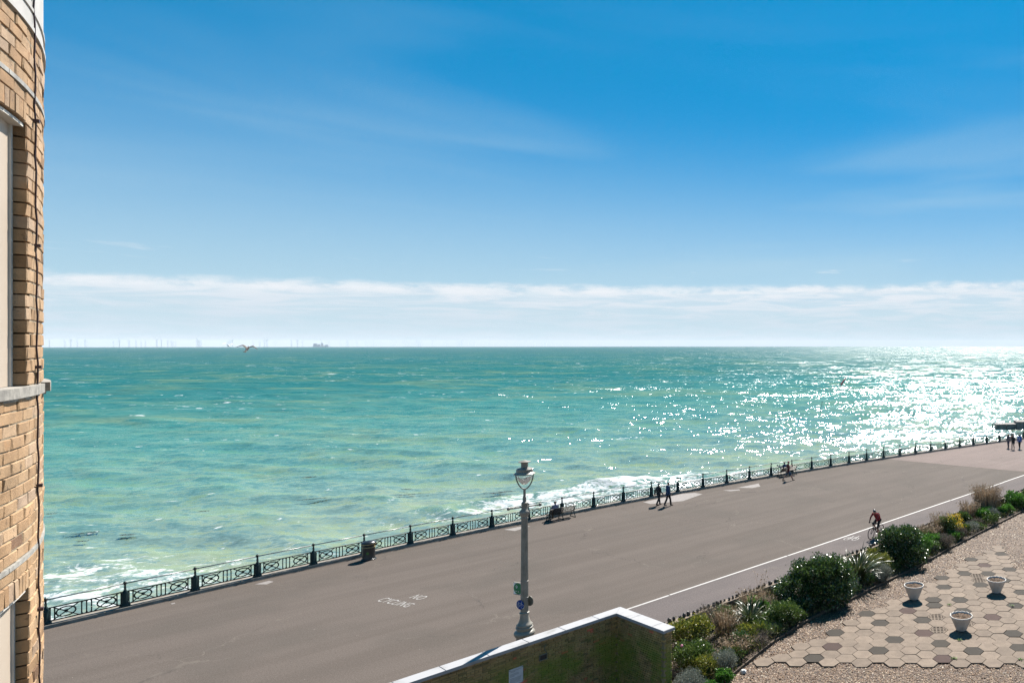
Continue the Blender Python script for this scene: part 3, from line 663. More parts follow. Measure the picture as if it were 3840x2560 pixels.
# ---- bed edging (timber boards on edge)
ed = empty('bed_edging', (EDGE[3][0], EDGE[3][1], GZ)); tag(ed, 'low weathered timber edging between planted bed and gravel', 'edging')
M['timber'] = mat('edging_timber', (0.085, 0.058, 0.036), (0.045, 0.032, 0.021), 6, 0.85, objrand=0.25)
NB = 26
for k in range(NB):
    a, b = lerp_poly(EDGE, k/NB), lerp_poly(EDGE, (k+0.985)/NB); L = math.hypot(b[0]-a[0], b[1]-a[1])
    g = G(); g.box((0, 0, .05), (L, .05, .16+random.uniform(-.02, .02)))
    o = g.obj('board', M['timber'], ed); o.location = ((a[0]+b[0])/2-EDGE[3][0]+random.uniform(-.02, .02), (a[1]+b[1])/2-EDGE[3][1], 0); o.rotation_euler = (random.uniform(-.08, .08), 0, math.atan2(b[1]-a[1], b[0]-a[0]))

# ---- boundary wall with flints set along the top
bw = empty('flint_topped_wall', (WALL[4][0], WALL[4][1], 0)); tag(bw, 'low rendered garden wall with a row of flints along its top', 'wall')
M['render'] = mat('wall_render', (0.20, 0.135, 0.095), (0.13, 0.085, 0.06), 2.2, 0.9, bump=0.5, bscale=18)
M['mortar_top'] = mat('wall_mortar_cap', (0.19, 0.145, 0.105), (0.12, 0.09, 0.065), 6, 0.9, bump=0.6, bscale=22)
def wall_strip(prof, name, m):
    g = G(); v = []; N = 60; K = len(prof)
    for s in np.linspace(0, 1, N):
        x, y = lerp_poly(WALL, s); a, b = lerp_poly(WALL, max(0, s-.01)), lerp_poly(WALL, min(1, s+.01)); L = math.hypot(b[0]-a[0], b[1]-a[1]); nx, ny = (b[1]-a[1])/L, -(b[0]-a[0])/L
        for o_, z in prof: v.append((x+nx*o_-WALL[4][0], y+ny*o_-WALL[4][1], z+random.uniform(-.006, .006)))
    g.add(v, [(i*K+k, i*K+(k+1) % K, (i+1)*K+(k+1) % K, (i+1)*K+k) for i in range(N-1) for k in range(K)]); g.add([v[k] for k in range(K)], [tuple(range(K))])
    return g.obj(name, m, bw)
wall_strip([(-.14, 0), (.14, 0), (.14, .80), (-.14, .80)], 'wall_body', M['render'])
wall_strip([(-.165, .80), (.165, .80), (.15, .86), (0.05, .885), (-.05, .885), (-.15, .86)], 'mortar_cap', M['mortar_top'])
def rock(seed, sx, sy, sz):
    rs = random.Random(seed); g = G(); g.ball((0, 0, 0), 1.0, 7, 5); g.v = [(x*sx*rs.uniform(.75, 1.15), y*sy*rs.uniform(.75, 1.15), z*sz*rs.uniform(.8, 1.15)) for x, y, z in g.v]; return g.mesh('flint', M['flint'])
fl = [rock(k, .065, .075, .085) for k in range(6)]
NW = 190; SEG = []
for a, b in zip(WALL[:-1], WALL[1:]): SEG.append(math.hypot(b[0]-a[0], b[1]-a[1]))
tot = sum(SEG); s = 0.3
def wall_pt(s):
    for (a, b), L in zip(zip(WALL[:-1], WALL[1:]), SEG):
        if s <= L: return (a[0]+(b[0]-a[0])*s/L, a[1]+(b[1]-a[1])*s/L)
        s -= L
    return WALL[-1]
while s < min(tot, 46):
    x, y = wall_pt(s); sc_ = random.uniform(.75, 1.2)
    inst('flint', random.choice(fl), bw, (x-WALL[4][0]+random.uniform(-.05, .05), y-WALL[4][1]+random.uniform(-.05, .05), .93), (random.uniform(-.4, .4), random.uniform(-.4, .4), random.uniform(0, 6.28)), (sc_*random.uniform(.8, 1.15), sc_, sc_*random.uniform(.8, 1.3)))
    s += random.uniform(.17, .25)

def view_xy(x, y, z):
    """photo position of a point, used only to decide which pieces are worth an object of their own"""
    return (3310+x/y*2700, 1293+(12-z)/y*2700) if y > 0.2 else (-9e9, -9e9)
def in_view(x, y, z, mg=30):
    a, b = view_xy(x, y, z); return -mg < a < 3840+mg and -mg < b < 2560+mg

# ---- garden brick wall with stone coping
BO = (-9.34, 25.62); U = (0.5948, 0.8039); Pn = (0.8039, -0.5948); CT = 2.70
def wp(s, q): return (BO[0]-U[0]*s+Pn[0]*q, BO[1]-U[1]*s+Pn[1]*q)    # s: along long wall towards the camera, q: across
gw = empty('brick_garden_wall', (*wp(0.2, 0.2), 0)); tag(gw, 'dark brick garden wall with pale stone coping turning a corner', 'wall')
ox, oy = wp(0.2, 0.2)
def wl_box(g, s0, s1, q0, q1, z0, z1):
    c = [wp(s0, q0), wp(s1, q0), wp(s1, q1), wp(s0, q1)]
    g.prism([(x-ox, y-oy) for x, y in (c[0], c[3], c[2], c[1])][::-1], z0, z1)
M['gw_mortar'] = mat('garden_wall_mortar', (0.270, 0.209, 0.115), (0.162, 0.135, 0.068), 3, 0.95)
g = G(); wl_box(g, 0.075, 15, 0.075, 0.385, 0, CT-.095); wl_box(g, 0.075, 0.385, 0.385, 3.02, 0, CT-.095); g.obj('mortar_core', M['gw_mortar'], gw)
# coping stones
def cop(s0, s1, q0, q1, mitre=None):
    g = G(); b = .012
    c = [(s0, q0), (s1, q0), (s1, q1), (s0, q1)] if mitre is None else mitre
    pts = [wp(*k) for k in c]; cx_, cy_ = sum(p[0] for p in pts)/4, sum(p[1] for p in pts)/4
    lo = [(x-ox, y-oy) for x, y in pts]; hi = [(x-ox+(cx_-x)*b/.3, y-oy+(cy_-y)*b/.3) for x, y in pts]; n = 4
    hi = [(x-ox+(cx_-x)/max(.01, math.hypot(cx_-x, cy_-y))*b, y-oy+(cy_-y)/max(.01, math.hypot(cx_-x, cy_-y))*b) for x, y in pts]
    v = [(*p, CT-.095) for p in lo]+[(*p, CT-.014) for p in lo]+[(*p, CT) for p in hi]
    f = [(3, 2, 1, 0), (8, 9, 10, 11)]+[(i, (i+1) % 4, 4+(i+1) % 4, 4+i) for i in range(4)]+[(4+i, 4+(i+1) % 4, 8+(i+1) % 4, 8+i) for i in range(4)]
    g.add(v, f); g.obj('coping_stone', M['coping'], gw)
W_ = .455; s = 0.0
cop(0, 0, 0, 0, [(0, 0), (1.1, 0), (1.1, W_), (W_, W_)]); cop(0, 0, 0, 0, [(0, 0), (W_, W_), (W_, 1.25), (0, 1.25)])
s = 1.103
while s < 14: cop(s, s+1.20, 0, W_); s += 1.203
cop(0, W_, 1.253, 2.45); cop(0, W_, 2.453, 3.09)
# bricks
M['gw_brick'] = palette('garden_wall_brick', [(0, (0.173, 0.124, 0.054)), (0.3, (0.299, 0.196, 0.080)), (0.6, (0.362, 0.245, 0.100)), (0.978, (0.307, 0.190, 0.084)), (0.986, (0.399, 0.154, 0.081)), (1, (0.544, 0.136, 0.076))], 0.85, 0.3, noise=3, src='object')
gb, t_, p_ = M['gw_brick'], None, None
nt = gb.node_tree; pr = [n for n in nt.nodes if n.type == 'BSDF_PRINCIPLED'][0]; src = pr.inputs['Base Color'].links[0].from_socket
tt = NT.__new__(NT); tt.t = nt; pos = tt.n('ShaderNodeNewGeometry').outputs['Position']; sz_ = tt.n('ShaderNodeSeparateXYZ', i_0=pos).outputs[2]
moss_flare = tt.m('MULTIPLY', tt.ss(tt.noise(pos, 0.8, 5, 0.65), 0.36, 0.60), tt.m('SUBTRACT', 1.0, tt.ss(sz_, 1.6, 2.6)))  # moss green, boosted in the brick colour to imitate a lens flare's glow
tt.L(tt.mix(tt.m('MULTIPLY', moss_flare, 0.75), src, (0.135, 0.195, 0.014, 1)), pr.inputs['Base Color'])
def brick_mesh(name, L, D, H, seed, m, bev=0.006, jit=0.003):
    rs = random.Random(seed); g = G(); x, y, z = L/2, D/2, H/2; j = lambda: rs.uniform(-jit, jit); b = bev
    # outer face at +y, bevelled; plain back
    v = [(-x+b+j(), y+j(), -z+b+j()), (x-b+j(), y+j(), -z+b+j()), (x-b+j(), y+j(), z-b+j()), (-x+b+j(), y+j(), z-b+j()),
         (-x, y-b, -z), (x, y-b, -z), (x, y-b, z), (-x, y-b, z), (-x, -y, -z), (x, -y, -z), (x, -y, z), (-x, -y, z)]
    f = [(0, 3, 2, 1)]+[(i, (i+1) % 4, 4+(i+1) % 4, 4+i) for i in range(4)]+[(4+i, 4+(i+1) % 4, 8+(i+1) % 4, 8+i) for i in range(4)]
    f = [tuple(reversed(q)) if k else (3, 2, 1, 0)[::1] for k, q in enumerate(f)]
    g.add(v, f); return g
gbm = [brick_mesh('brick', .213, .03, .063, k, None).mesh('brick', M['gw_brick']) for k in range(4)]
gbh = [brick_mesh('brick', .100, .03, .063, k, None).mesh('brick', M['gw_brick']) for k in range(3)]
cand = []
def course(face):
    nrow = int((CT-.1)/.075)
    for r in range(nrow):
        z = CT-.1-.0375-r*.075; head = r % 4 == 3; step = .1125 if head else .225; off = 0 if head else (.1125 if r % 2 else 0)
        Lw = {'long': 9.0, 'ret': 2.62, 'end': .30}[face]; s = .0+off*.5
        while s+step <= Lw+.05:
            c = s+step/2
            if face == 'long': x, y = wp(.385+c, .385+.008); rz = math.atan2(-Pn[0], Pn[1])
            elif face == 'ret': x, y = wp(.385+.008, .395+c); rz = math.atan2(U[0], -U[1])
            else: x, y = wp(.08+c, 3.02+.008); rz = math.atan2(-Pn[0], Pn[1])
            if in_view(x, y, z, 120): cand.append((math.hypot(x, y), x, y, z, rz, head, in_view(x, y, z, 0)))
            s += step
for fc in ('long', 'ret', 'end'): course(fc)
cand.sort(key=lambda q: (not q[6], q[0])); gr = G()
for k, (d_, x, y, z, rz, head, vis) in enumerate(cand):
    me = random.choice(gbh if head else gbm); nud = random.uniform(-.003, .004)
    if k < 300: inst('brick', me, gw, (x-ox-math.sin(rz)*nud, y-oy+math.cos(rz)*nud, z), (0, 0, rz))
    else:
        Mx = Matrix.Translation((x-ox-math.sin(rz)*nud, y-oy+math.cos(rz)*nud, z)) @ Matrix.Rotation(rz, 4, 'Z')
        gr.add([Mx @ v.co for v in me.vertices], [tuple(p.vertices) for p in me.polygons])
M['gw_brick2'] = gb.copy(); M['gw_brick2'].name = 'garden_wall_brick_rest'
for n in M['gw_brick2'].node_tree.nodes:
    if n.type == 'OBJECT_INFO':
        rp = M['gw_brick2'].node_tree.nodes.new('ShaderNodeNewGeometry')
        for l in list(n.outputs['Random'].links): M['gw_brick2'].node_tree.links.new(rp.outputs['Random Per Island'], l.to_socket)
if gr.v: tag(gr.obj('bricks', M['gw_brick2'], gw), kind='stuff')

# ---- apartment building: bowed brick front at the left
BC = (-8.929, 0.5035); BR = 5.43
def bp(phi, r, z): a = math.radians(phi); return (BC[0]+r*math.cos(a), BC[1]+r*math.sin(a), z)
def arc_box(g, p0, p1, r0, r1, z0, z1, n=None, mi=0, zf=None):
    n = n or max(1, int(abs(p1-p0)/1.5)); v = []
    for k in range(n+1):
        p = p0+(p1-p0)*k/n
        for r, z in ((r0, z0), (r1, z0), (r1, z1), (r0, z1)): v.append(bp(p, r, z))
    f = [(4*k+j, 4*k+(j+1) % 4, 4*(k+1)+(j+1) % 4, 4*(k+1)+j) for k in range(n) for j in range(4)]
    f += [(3, 2, 1, 0), (4*n, 4*n+1, 4*n+2, 4*n+3)]
    g.add([(x-BC[0], y-BC[1], z) for x, y, z in v], f, mi)
bld = empty('apartment_building', (*BC, 0)); tag(bld, 'bow-fronted yellow brick apartment building at the left edge', 'building')
M['mortar'] = mat('brick_mortar', (0.254, 0.201, 0.134), (0.190, 0.148, 0.095), 15, 0.95, bump=0.5, bscale=80)
bk, t, p = base_mat('yellow_stock_brick'); oi = t.n('ShaderNodeObjectInfo').outputs['Random']; pos = t.n('ShaderNodeNewGeometry').outputs['Position']
c = t.ramp(oi, [(0, (0.158, 0.088, 0.051)), (0.03, (0.270, 0.163, 0.084)), (0.15, (0.344, 0.219, 0.119)), (0.45, (0.400, 0.270, 0.158)), (0.65, (0.377, 0.233, 0.123)), (0.82, (0.428, 0.298, 0.186)), (0.93, (0.391, 0.279, 0.191)), (1, (0.335, 0.237, 0.163))])
c = t.mix(1.0, c, t.ramp(t.noise(pos, 7, 5, 0.65), [(0.3, (0.70,)*3), (0.7, (1.10,)*3)]), 'MULTIPLY')
c = t.mix(1.0, c, t.ramp(t.noise(pos, 1.1, 4, 0.6), [(0.35, (0.72, 0.67, 0.60)), (0.65, (1.06,)*3)]), 'MULTIPLY')
off = t.vm('ADD', pos, t.n('ShaderNodeCombineXYZ', i_0=t.m('MULTIPLY', oi, 50.0)).outputs[0])
c = t.mix(t.m('MULTIPLY', t.ss(t.noise(off, 11, 5, 0.7), 0.60, 0.72), 0.7), c, (0.05, 0.032, 0.022, 1))
c = t.mix(t.m('MULTIPLY', t.ss(t.noise(off, 5, 3), 0.62, 0.75), 0.45), c, (0.42, 0.21, 0.085, 1))
t.L(c, p.inputs['Base Color']); p.inputs['Roughness'].default_value = 0.85; p.inputs['Specular IOR Level'].default_value = 0.3
b = t.n('ShaderNodeBump', i_Strength=0.6, i_Distance=0.006); t.L(t.noise(pos, 70, 5, 0.7), b.inputs['Height']); t.L(b.outputs[0], p.inputs['Normal'])
M['brick'] = bk
M['brick_far'] = mat('brickwork_distant', (0.36, 0.23, 0.12), (0.27, 0.17, 0.09), 5, 0.9)
JP = 40.9   # right jamb of the windows
g = G(); RI, RO = BR-.36, BR-.0045
arc_box(g, JP+1.0, 80, RI, RO, 8.9, 13.8); arc_box(g, 8, JP+1.0, RI, RO, 13.262, 13.8); arc_box(g, 8, JP+1.0, RI, RO, 10.64, 11.70)
g.obj('mortar_core', M['mortar'], bld)
g = G(); arc_box(g, 8, 80, RI, RO, 0, 8.9); arc_box(g, 8, 80, BR-5.2, BR-.5, 0, 19.0, n=24); g.obj('wall', M['brick_far'], bld)
g = G(); arc_box(g, 8, 80, RI, BR+.002, 13.825, 16.5); arc_box(g, 8, 80, RI, BR+.012, 13.80, 13.825); arc_box(g, 8, 80, RI, BR+.009, 13.915, 13.935); g.obj('stucco_cornice', M['stucco'], bld)
for z0 in (13.428, 10.800):
    for a in range(6):
        g = G(); arc_box(g, 24+a*6.6, 24+(a+1)*6.6-.08, RI, BR+.008, z0, z0+.025); g.obj('string_band', M['band'], bld)
# bricks
bcand = []
def brow(z0, h, p0, p1, offs, L=.2265, proud=0.0, start=None):
    dphi = math.degrees(L/BR); p = p0-(offs*dphi if start is None else 0)
    while p < p1-.3:
        a, b = max(p, p0), min(p+dphi, p1)
        if b-a > .5: bcand.append((a, b, z0, h, proud))
        p += dphi
r_ = random.Random(11); END = 60; BEG = 27
def jamb_row(z0, h, k, jp): brow(z0, h, jp, END, 0.5 if k % 2 else 0.0)
for k in range(20): jamb_row(11.77+.07365*k, .07365, k, JP)
for k in range(2): brow(13.243+.0575*k, .0575, JP-.5, END, .5*k)
brow(13.358, .070, BEG, END, .3)
for k in range(5): brow(13.455+.069*k, .069, BEG, END, .5*(k % 2)+.15)
for k in range(13): brow(10.827+.0679*k, .0679, BEG, END, .5*(k % 2))
brow(10.735, .065, BEG, END, .25)
for k in range(2): brow(10.622+.0565*k, .0565, JP+.4, END, .5*k)
for k in range(18): jamb_row(10.622-.07365*(k+1), .07365, k, JP+.6)
brow(13.243, .115, BEG, JP-.5, 0, .0755, .004); brow(10.622, .113, BEG, JP+.4, 0, .0755, .004)
items = []
for a, b, z0, h, pr_ in bcand:
    m_ = (a+b)/2; x, y, z = bp(m_, BR, z0+h/2); vis = in_view(x, y, z, 4) and m_ < 49.5
    items.append((not vis, math.hypot(x, y), a, b, z0, h, pr_))
items.sort(); gr = G(); ubm = [brick_mesh('brick', 1, 1, 1, k, None, bev=.045, jit=.022) for k in range(8)]
ubm_me = [q.mesh('brick', M['brick']) for q in ubm]
for k, (nv, d_, a, b, z0, h, pr_) in enumerate(items):
    m_ = (a+b)/2; L = math.radians(b-a)*BR-.008; pr_ += r_.uniform(-.003, .004); dep = .105
    x, y, z = bp(m_, BR-dep/2+pr_, z0+h/2); rz = math.radians(m_-90); rot = (r_.gauss(0, .01), r_.gauss(0, .012), rz+r_.gauss(0, .012))
    if k < 300: inst('brick', ubm_me[k % 8], bld, (x-BC[0], y-BC[1], z), rot, (L, dep, h-.0085))
    else:
        Mx = Matrix.Translation((x-BC[0], y-BC[1], z)) @ Matrix.Rotation(rz, 4, 'Z') @ Matrix.Diagonal((L, dep, h-.010, 1)); me = ubm_me[k % 8]
        gr.add([Mx @ v.co for v in me.vertices], [tuple(q.vertices) for q in me.polygons])
bk2 = bk.copy(); bk2.name = 'yellow_stock_brick_rest'
for n in list(bk2.node_tree.nodes):
    if n.type == 'OBJECT_INFO':
        rp = bk2.node_tree.nodes.new('ShaderNodeNewGeometry')
        for l in list(n.outputs['Random'].links): bk2.node_tree.links.new(rp.outputs['Random Per Island'], l.to_socket)
if gr.v: tag(gr.obj('bricks', bk2, bld), kind='stuff')
# windows: cream frame and blind, set back behind the brick reveal
M['glass'] = mat('window_glass', (0.03, 0.04, 0.05), None, 3, 0.05)
M['soffit'] = mat('window_head', (0.60, 0.56, 0.50), None, 5, 0.6)
for z0, z1, jp in ((11.77, 13.243, JP), (9.2, 10.622, JP+.6)):
    wn = empty('window', (0, 0, 0)); wn.parent = bld
    g = G(); arc_box(g, 8, jp+.2, BR-.10, BR-.062, z0, z1); g.obj('blind', M['frame'], wn)
    g = G(); arc_box(g, jp-.35, jp+.1, BR-.066, BR-.052, z0, z1); g.obj('frame', M['soffit'], wn)
    g = G(); arc_box(g, 8, jp-.1, BR-.062, BR-.012, z1-.02, z1-.002); g.obj('head_soffit', M['soffit'], wn)
    g = G(); arc_box(g, 12, 24, BR-.062, BR-.058, z0+.1, z1-.1); g.obj('pane', M['glass'], wn)
def sill(p0, p1, out):
    g = G(); arc_box(g, p0, p1, BR-.12, BR+out, 11.712, 11.768, n=10); arc_box(g, p0+.1, p1-.1, BR-.08, BR+out-.02, 11.694, 11.712, n=10); g.obj('window_sill', M['sill'], bld)
sill(8, 45.0, .024); sill(47.2, 60, .034)
# lightning conductor cable with clips
g = G(); pts = []
for k in range(60):
    z = 9.0+5.5*k/59; ph = 44.2-(z-10.1)*.50; pts.append(bp(ph+.05*math.sin(k*1.3), BR+.009+.003*math.sin(k*2.1), z))
g.tube([(x-BC[0], y-BC[1], z) for x, y, z in pts], .0042, 6); cb = g.obj('cable', M['cable'], bld, smooth=True)
for z in (14.02, 13.30, 12.58, 11.87, 11.17, 10.43):
    ph = 44.2-(z-10.1)*.50; x, y, _ = bp(ph, BR+.014, z); g = G(); g.box((0, 0, 0), (.03, .024, .018)); o = g.obj('clip', M['cable'] if z < 13.6 else M['stucco'], cb); o.location = (x-BC[0], y-BC[1], z); o.rotation_euler = (0, 0, math.radians(ph-90))

# ================================================================ THINGS
# ---- promenade railing
I0, I1 = -4, 40
r0 = rail(16); rl = empty('promenade_railing', (r0[0], r0[1], 0)); tag(rl, 'long dark green cast iron railing along the sea edge of the promenade', 'railing')
g = G()
pf = [(.19, 0), (.19, .05), (.155, .10), (.13, .16), (.125, .58), (.115, .60), (.10, .64), (.072, .70), (.05, .74)]
n = 8
g.lathe(pf, n)
g.tube([(0, .062*math.sin(a), .83+.085*math.cos(a)) for a in np.linspace(math.pi, -math.pi, 15)[:-1]], .026, 6, closed=True)
g.lathe([(.03, .90), (.035, .96), (.052, .98), (.052, .995), (.03, 1.01), (.062, 1.05), (.066, 1.08), (.045, 1.11), (.012, 1.13), (.008, 1.15)], 10)
post_me = g.mesh('post', M['iron'], smooth=0.6)
SP = 2.42
def panel_mesh(h=SP):
    g = G(); hw = SP/2-.09; zt, zb = .66, .10
    for z, r in ((zt, .031), (zb, .028)): g.tube([(-hw, 0, z), (hw, 0, z)], r, 6)
    for x in (-hw+.04, -hw+.17, -.15, 0, .15, hw-.17, hw-.04):
        g.tube([(x, 0, zb), (x, 0, zt)], .023, 6)
    for x in (-hw+.105, -.075, .075, hw-.105):   # rounded heads between the bars
        for zz, sg in ((zt-.065, 1), (zb+.065, -1)):
            g.tube([(x-.065*math.cos(a), 0, zz+sg*.065*math.sin(a)) for a in np.linspace(0, math.pi, 7)], .019, 5)
    for c in (-.615, .615):
        a0, a1 = c-.40, c+.40
        g.tube([(a0, 0, zb), (c, 0, (zt+zb)/2), (a1, 0, zt)], .023, 6); g.tube([(a0, 0, zt), (c, 0, (zt+zb)/2), (a1, 0, zb)], .023, 6)
    return g.mesh('panel', M['iron'], smooth=0.8)
def oval_mesh():
    g = G(); zc = .38
    g.tube([(.29*math.cos(a), 0, zc+.20*math.sin(a)) for a in np.linspace(0, 2*math.pi, 21)[:-1]], .029, 6, closed=True)
    g.add([(-.10, -.012, zc+.07), (.10, -.012, zc+.07), (0, -.012, zc-.075), (-.10, .012, zc+.07), (.10, .012, zc+.07), (0, .012, zc-.075)], [(0, 1, 2), (5, 4, 3), (0, 3, 4, 1), (1, 4, 5, 2), (2, 5, 3, 0)])
    return g.mesh('oval', M['iron'], smooth=0.8)
pm, om = panel_mesh(), oval_mesh()
g = G(); g.tube([(-SP/2, 0, 1.03), (SP/2, 0, 1.03)], .027, 8); hr_me = g.mesh('handrail', M['steel'], smooth=True)
for i in range(I0, I1+1):
    x, y = rail(i); dx, dy = rail_dir(i); inst('post', post_me, rl, (x-r0[0], y-r0[1], .13), (0, 0, math.atan2(dy, dx)))
    if i < I1:
        x2, y2 = rail(i+1); L = math.hypot(x2-x, y2-y); a = math.atan2(y2-y, x2-x); c_ = ((x+x2)/2-r0[0], (y+y2)/2-r0[1], .13)
        p_ = inst('panel', pm, rl, c_, (0, 0, a), (L/SP, 1, 1))
        for c in (-.615, .615): inst('oval', om, p_, (c, 0, 0))
        inst('handrail', hr_me, rl, c_, (0, 0, a), (L/SP, 1, 1))

# ---- litter bin
bi = empty('litter_bin', (-28.80, 40.35, 0), math.radians(-40), 'round black litter bin with gold bands in front of the railing', 'bin')
g = G(); g.lathe([(.36, 0), (.36, .04), (.315, .06), (.30, .10), (.30, .66), (.315, .67), (.315, .70), (.30, .71)], 24); g.obj('body', M['bin'], bi, 0.6)
g = G(); g.lathe([(.345, .86), (.355, .88), (.355, .93), (.33, .97), (.22, 1.02), (.08, 1.045), (.02, 1.05)], 24); g.obj('lid', M['bin'], bi, 0.6)
for a in (0.3, 1.9, 3.4, 5.0):
    g = G(); g.box((.29*math.cos(a), .29*math.sin(a), .78), (.03, .15, .18), a); g.obj('lid_post', M['bin'], bi)
g = G(); g.lathe([(.20, .60), (.22, .60), (.22, .84), (.20, .84)], 16); g.obj('liner', M['dark'], bi)
for z in (.69, .87):
    g = G(); g.lathe([(.318 if z < .8 else .358, z), (.324 if z < .8 else .362, z+.008), (.318 if z < .8 else .358, z+.03)], 24); g.obj('gold_band', M['gold'], bi)
g = G(); a0 = math.radians(-25)
v = [(.304*math.cos(a0), .304*math.sin(a0), .40)]
for k in range(16):
    q = 2*math.pi*k/16; aa = a0+.22*math.cos(q); v.append((.305*math.cos(aa), .305*math.sin(aa), .40+.07*math.sin(q)))
g.add(v, [(0, 1+k, 1+(k+1) % 16) for k in range(16)]); g.obj('emblem', M['bin_green'], bi)

# ---- street lamp
LX, LY = -11.70, 23.52
lp = empty('street_lamp', (LX, LY, 0), 0, 'tall silver fluted street lamp with urn lantern behind the brick garden wall', 'lamp')
g = G(); g.lathe([(.36, 0), (.36, .30), (.31, .34), (.30, 2.30), (.26, 2.36), (.24, 2.48), (.29, 2.54), (.318, 2.60), (.312, 2.655), (.275, 2.69), (.235, 2.71), (.232, 2.75), (.255, 2.78), (.262, 2.81), (.215, 2.845), (.245, 2.875), (.243, 2.90), (.20, 2.93), (.165, 3.0), (.138, 3.10), (.128, 3.20), (.125, 3.235), (.148, 3.25), (.155, 3.27), (.148, 3.29), (.12, 3.30)], 32); g.obj('base', M['lamp'], lp, 0.9)
g = G(); v = []; NF = 48
for z, r in ((3.295, .116), (3.75, .114), (5.0, .106), (6.28, .098), (6.36, .098)):
    for k in range(NF):
        a = 2*math.pi*k/NF; rr = r*(1-.085*(k % 4 in (1, 2))) if z < 6.3 else r; v.append((rr*math.cos(a), rr*math.sin(a), z))
g.add(v, [(i*NF+k, i*NF+(k+1) % NF, (i+1)*NF+(k+1) % NF, (i+1)*NF+k) for i in range(4) for k in range(NF)]); g.obj('shaft', M['lamp'], lp, 0.35)
for z in (3.35, 3.75, 4.28):
    g = G(); g.lathe([(.112, z), (.121, z+.005), (.121, z+.03), (.112, z+.035)], 20); g.obj('clamp_band', M['lamp'], lp, 0.6)
g = G(); g.lathe([(.10, 6.33), (.112, 6.36), (.10, 6.39), (.115, 6.42), (.150, 6.50), (.162, 6.55), (.150, 6.585), (.11, 6.62), (.092, 6.66), (.09, 6.74), (.10, 6.78), (.097, 6.86), (.07, 6.88), (.056, 6.90), (.052, 7.05), (.04, 7.06), (.038, 7.28), (.05, 7.29), (.045, 7.32)], 20); g.obj('capital', M['lamp'], lp, 0.7)
ua = math.atan2(U[1], U[0]); lbd = (math.cos(math.radians(42)), math.sin(math.radians(42)))
g = G(); g.tube([(-lbd[0]*.47, -lbd[1]*.47, 6.72), (lbd[0]*.47, lbd[1]*.47, 6.72)], .026, 8)
for s_ in (-1, 1): g.ball((s_*lbd[0]*.48, s_*lbd[1]*.48, 6.72), .055, 10, 6)
g.obj('ladder_bar', M['lamp'], lp, 0.8)
for a in (math.radians(10), math.radians(190)):
    g = G(); pts = []
    for q in np.linspace(0, 1, 12):
        r = .03+.235*math.sin(q*math.pi/2)**.8; pts.append((r*math.cos(a), r*math.sin(a), 7.30+.50*q**1.25))
    g.tube(pts, .021, 6); g.obj('lantern_arm', M['lamp'], lp, 0.9)
g = G(); g.lathe([(.255, 7.775), (.325, 7.79), (.325, 7.81), (.27, 7.845), (.25, 7.86), (.245, 7.95), (.21, 7.985), (.12, 8.0), (.105, 8.02), (.105, 8.15), (.125, 8.165), (.185, 8.18), (.185, 8.195), (.12, 8.215), (.06, 8.235), (.015, 8.245)], 28); g.obj('lantern_hood', M['lamp'], lp, 0.6)
gl, t, p = base_mat('lantern_glass'); p.inputs['Base Color'].default_value = (0.85, 0.9, 0.9, 1); p.inputs['Roughness'].default_value = 0.08; p.inputs['Transmission Weight'].default_value = 0.82; p.inputs['IOR'].default_value = 1.12
g = G(); g.lathe([(.235, 7.79), (.225, 7.72), (.195, 7.62), (.145, 7.53), (.075, 7.465), (.012, 7.445)], 28); g.obj('glass_bowl', gl, lp, True)
# signs clamped to the post: local x across the path, facing walkers
sa = math.atan2(-Pn[1], -Pn[0])
def sgn(name, lab, off, z, build, rot=None, cat='sign', toward=.125):
    o = empty(name, (LX+.93*off-.36*toward, LY-.36*off-.93*toward, z), math.atan2(-.36, .93), lab, cat); build(o); return o
def disc(r, th, n=32):
    g = G(); v = [(r*math.cos(2*math.pi*k/n), -th, r*math.sin(2*math.pi*k/n)) for k in range(n)]+[(r*math.cos(2*math.pi*k/n), th, r*math.sin(2*math.pi*k/n)) for k in range(n)]
    g.add(v, [tuple(range(n)), tuple(range(2*n-1, n-1, -1))]+[(i, n+i, n+(i+1) % n, (i+1) % n) for i in range(n)]); return g
def vribbon(g, pts, w, y, closed=False):
    h = G(); h.ribbon(pts, w, 0, closed=closed); g.add([(a, y, b) for a, b, _ in h.v], [tuple(reversed(q)) for q in h.f])
def bike_icon(s):
    L = []
    for cx in (-.30, .30): L.append(([(s*(cx+.19*math.cos(a)), s*(-.12+.19*math.sin(a))) for a in np.linspace(0, 2*math.pi, 17)[:-1]], True))
    for pl in ([(-.30, -.12), (-.17, .14), (.20, .14), (.30, -.12)], [(-.17, .14), (-.02, -.12), (.20, .14)], [(-.30, -.12), (-.02, -.12)], [(-.20, .24), (-.17, .14)], [(-.27, .25), (-.13, .25)], [(.20, .14), (.17, .29), (.29, .31)]): L.append(([(s*a, s*b) for a, b in pl], False))
    return L
def blue(o):
    disc(.155, .006).obj('panel', M['sign_blue'], o)
    g = G()
    for pts, cl in bike_icon(.36): vribbon(g, pts, .0065, -.009, cl)
    g.obj('bicycle_symbol', M['sign_white'], o)
sgn('cycle_route_sign', 'blue round sign with white bicycle on the street lamp post', -.05, 3.56, blue)
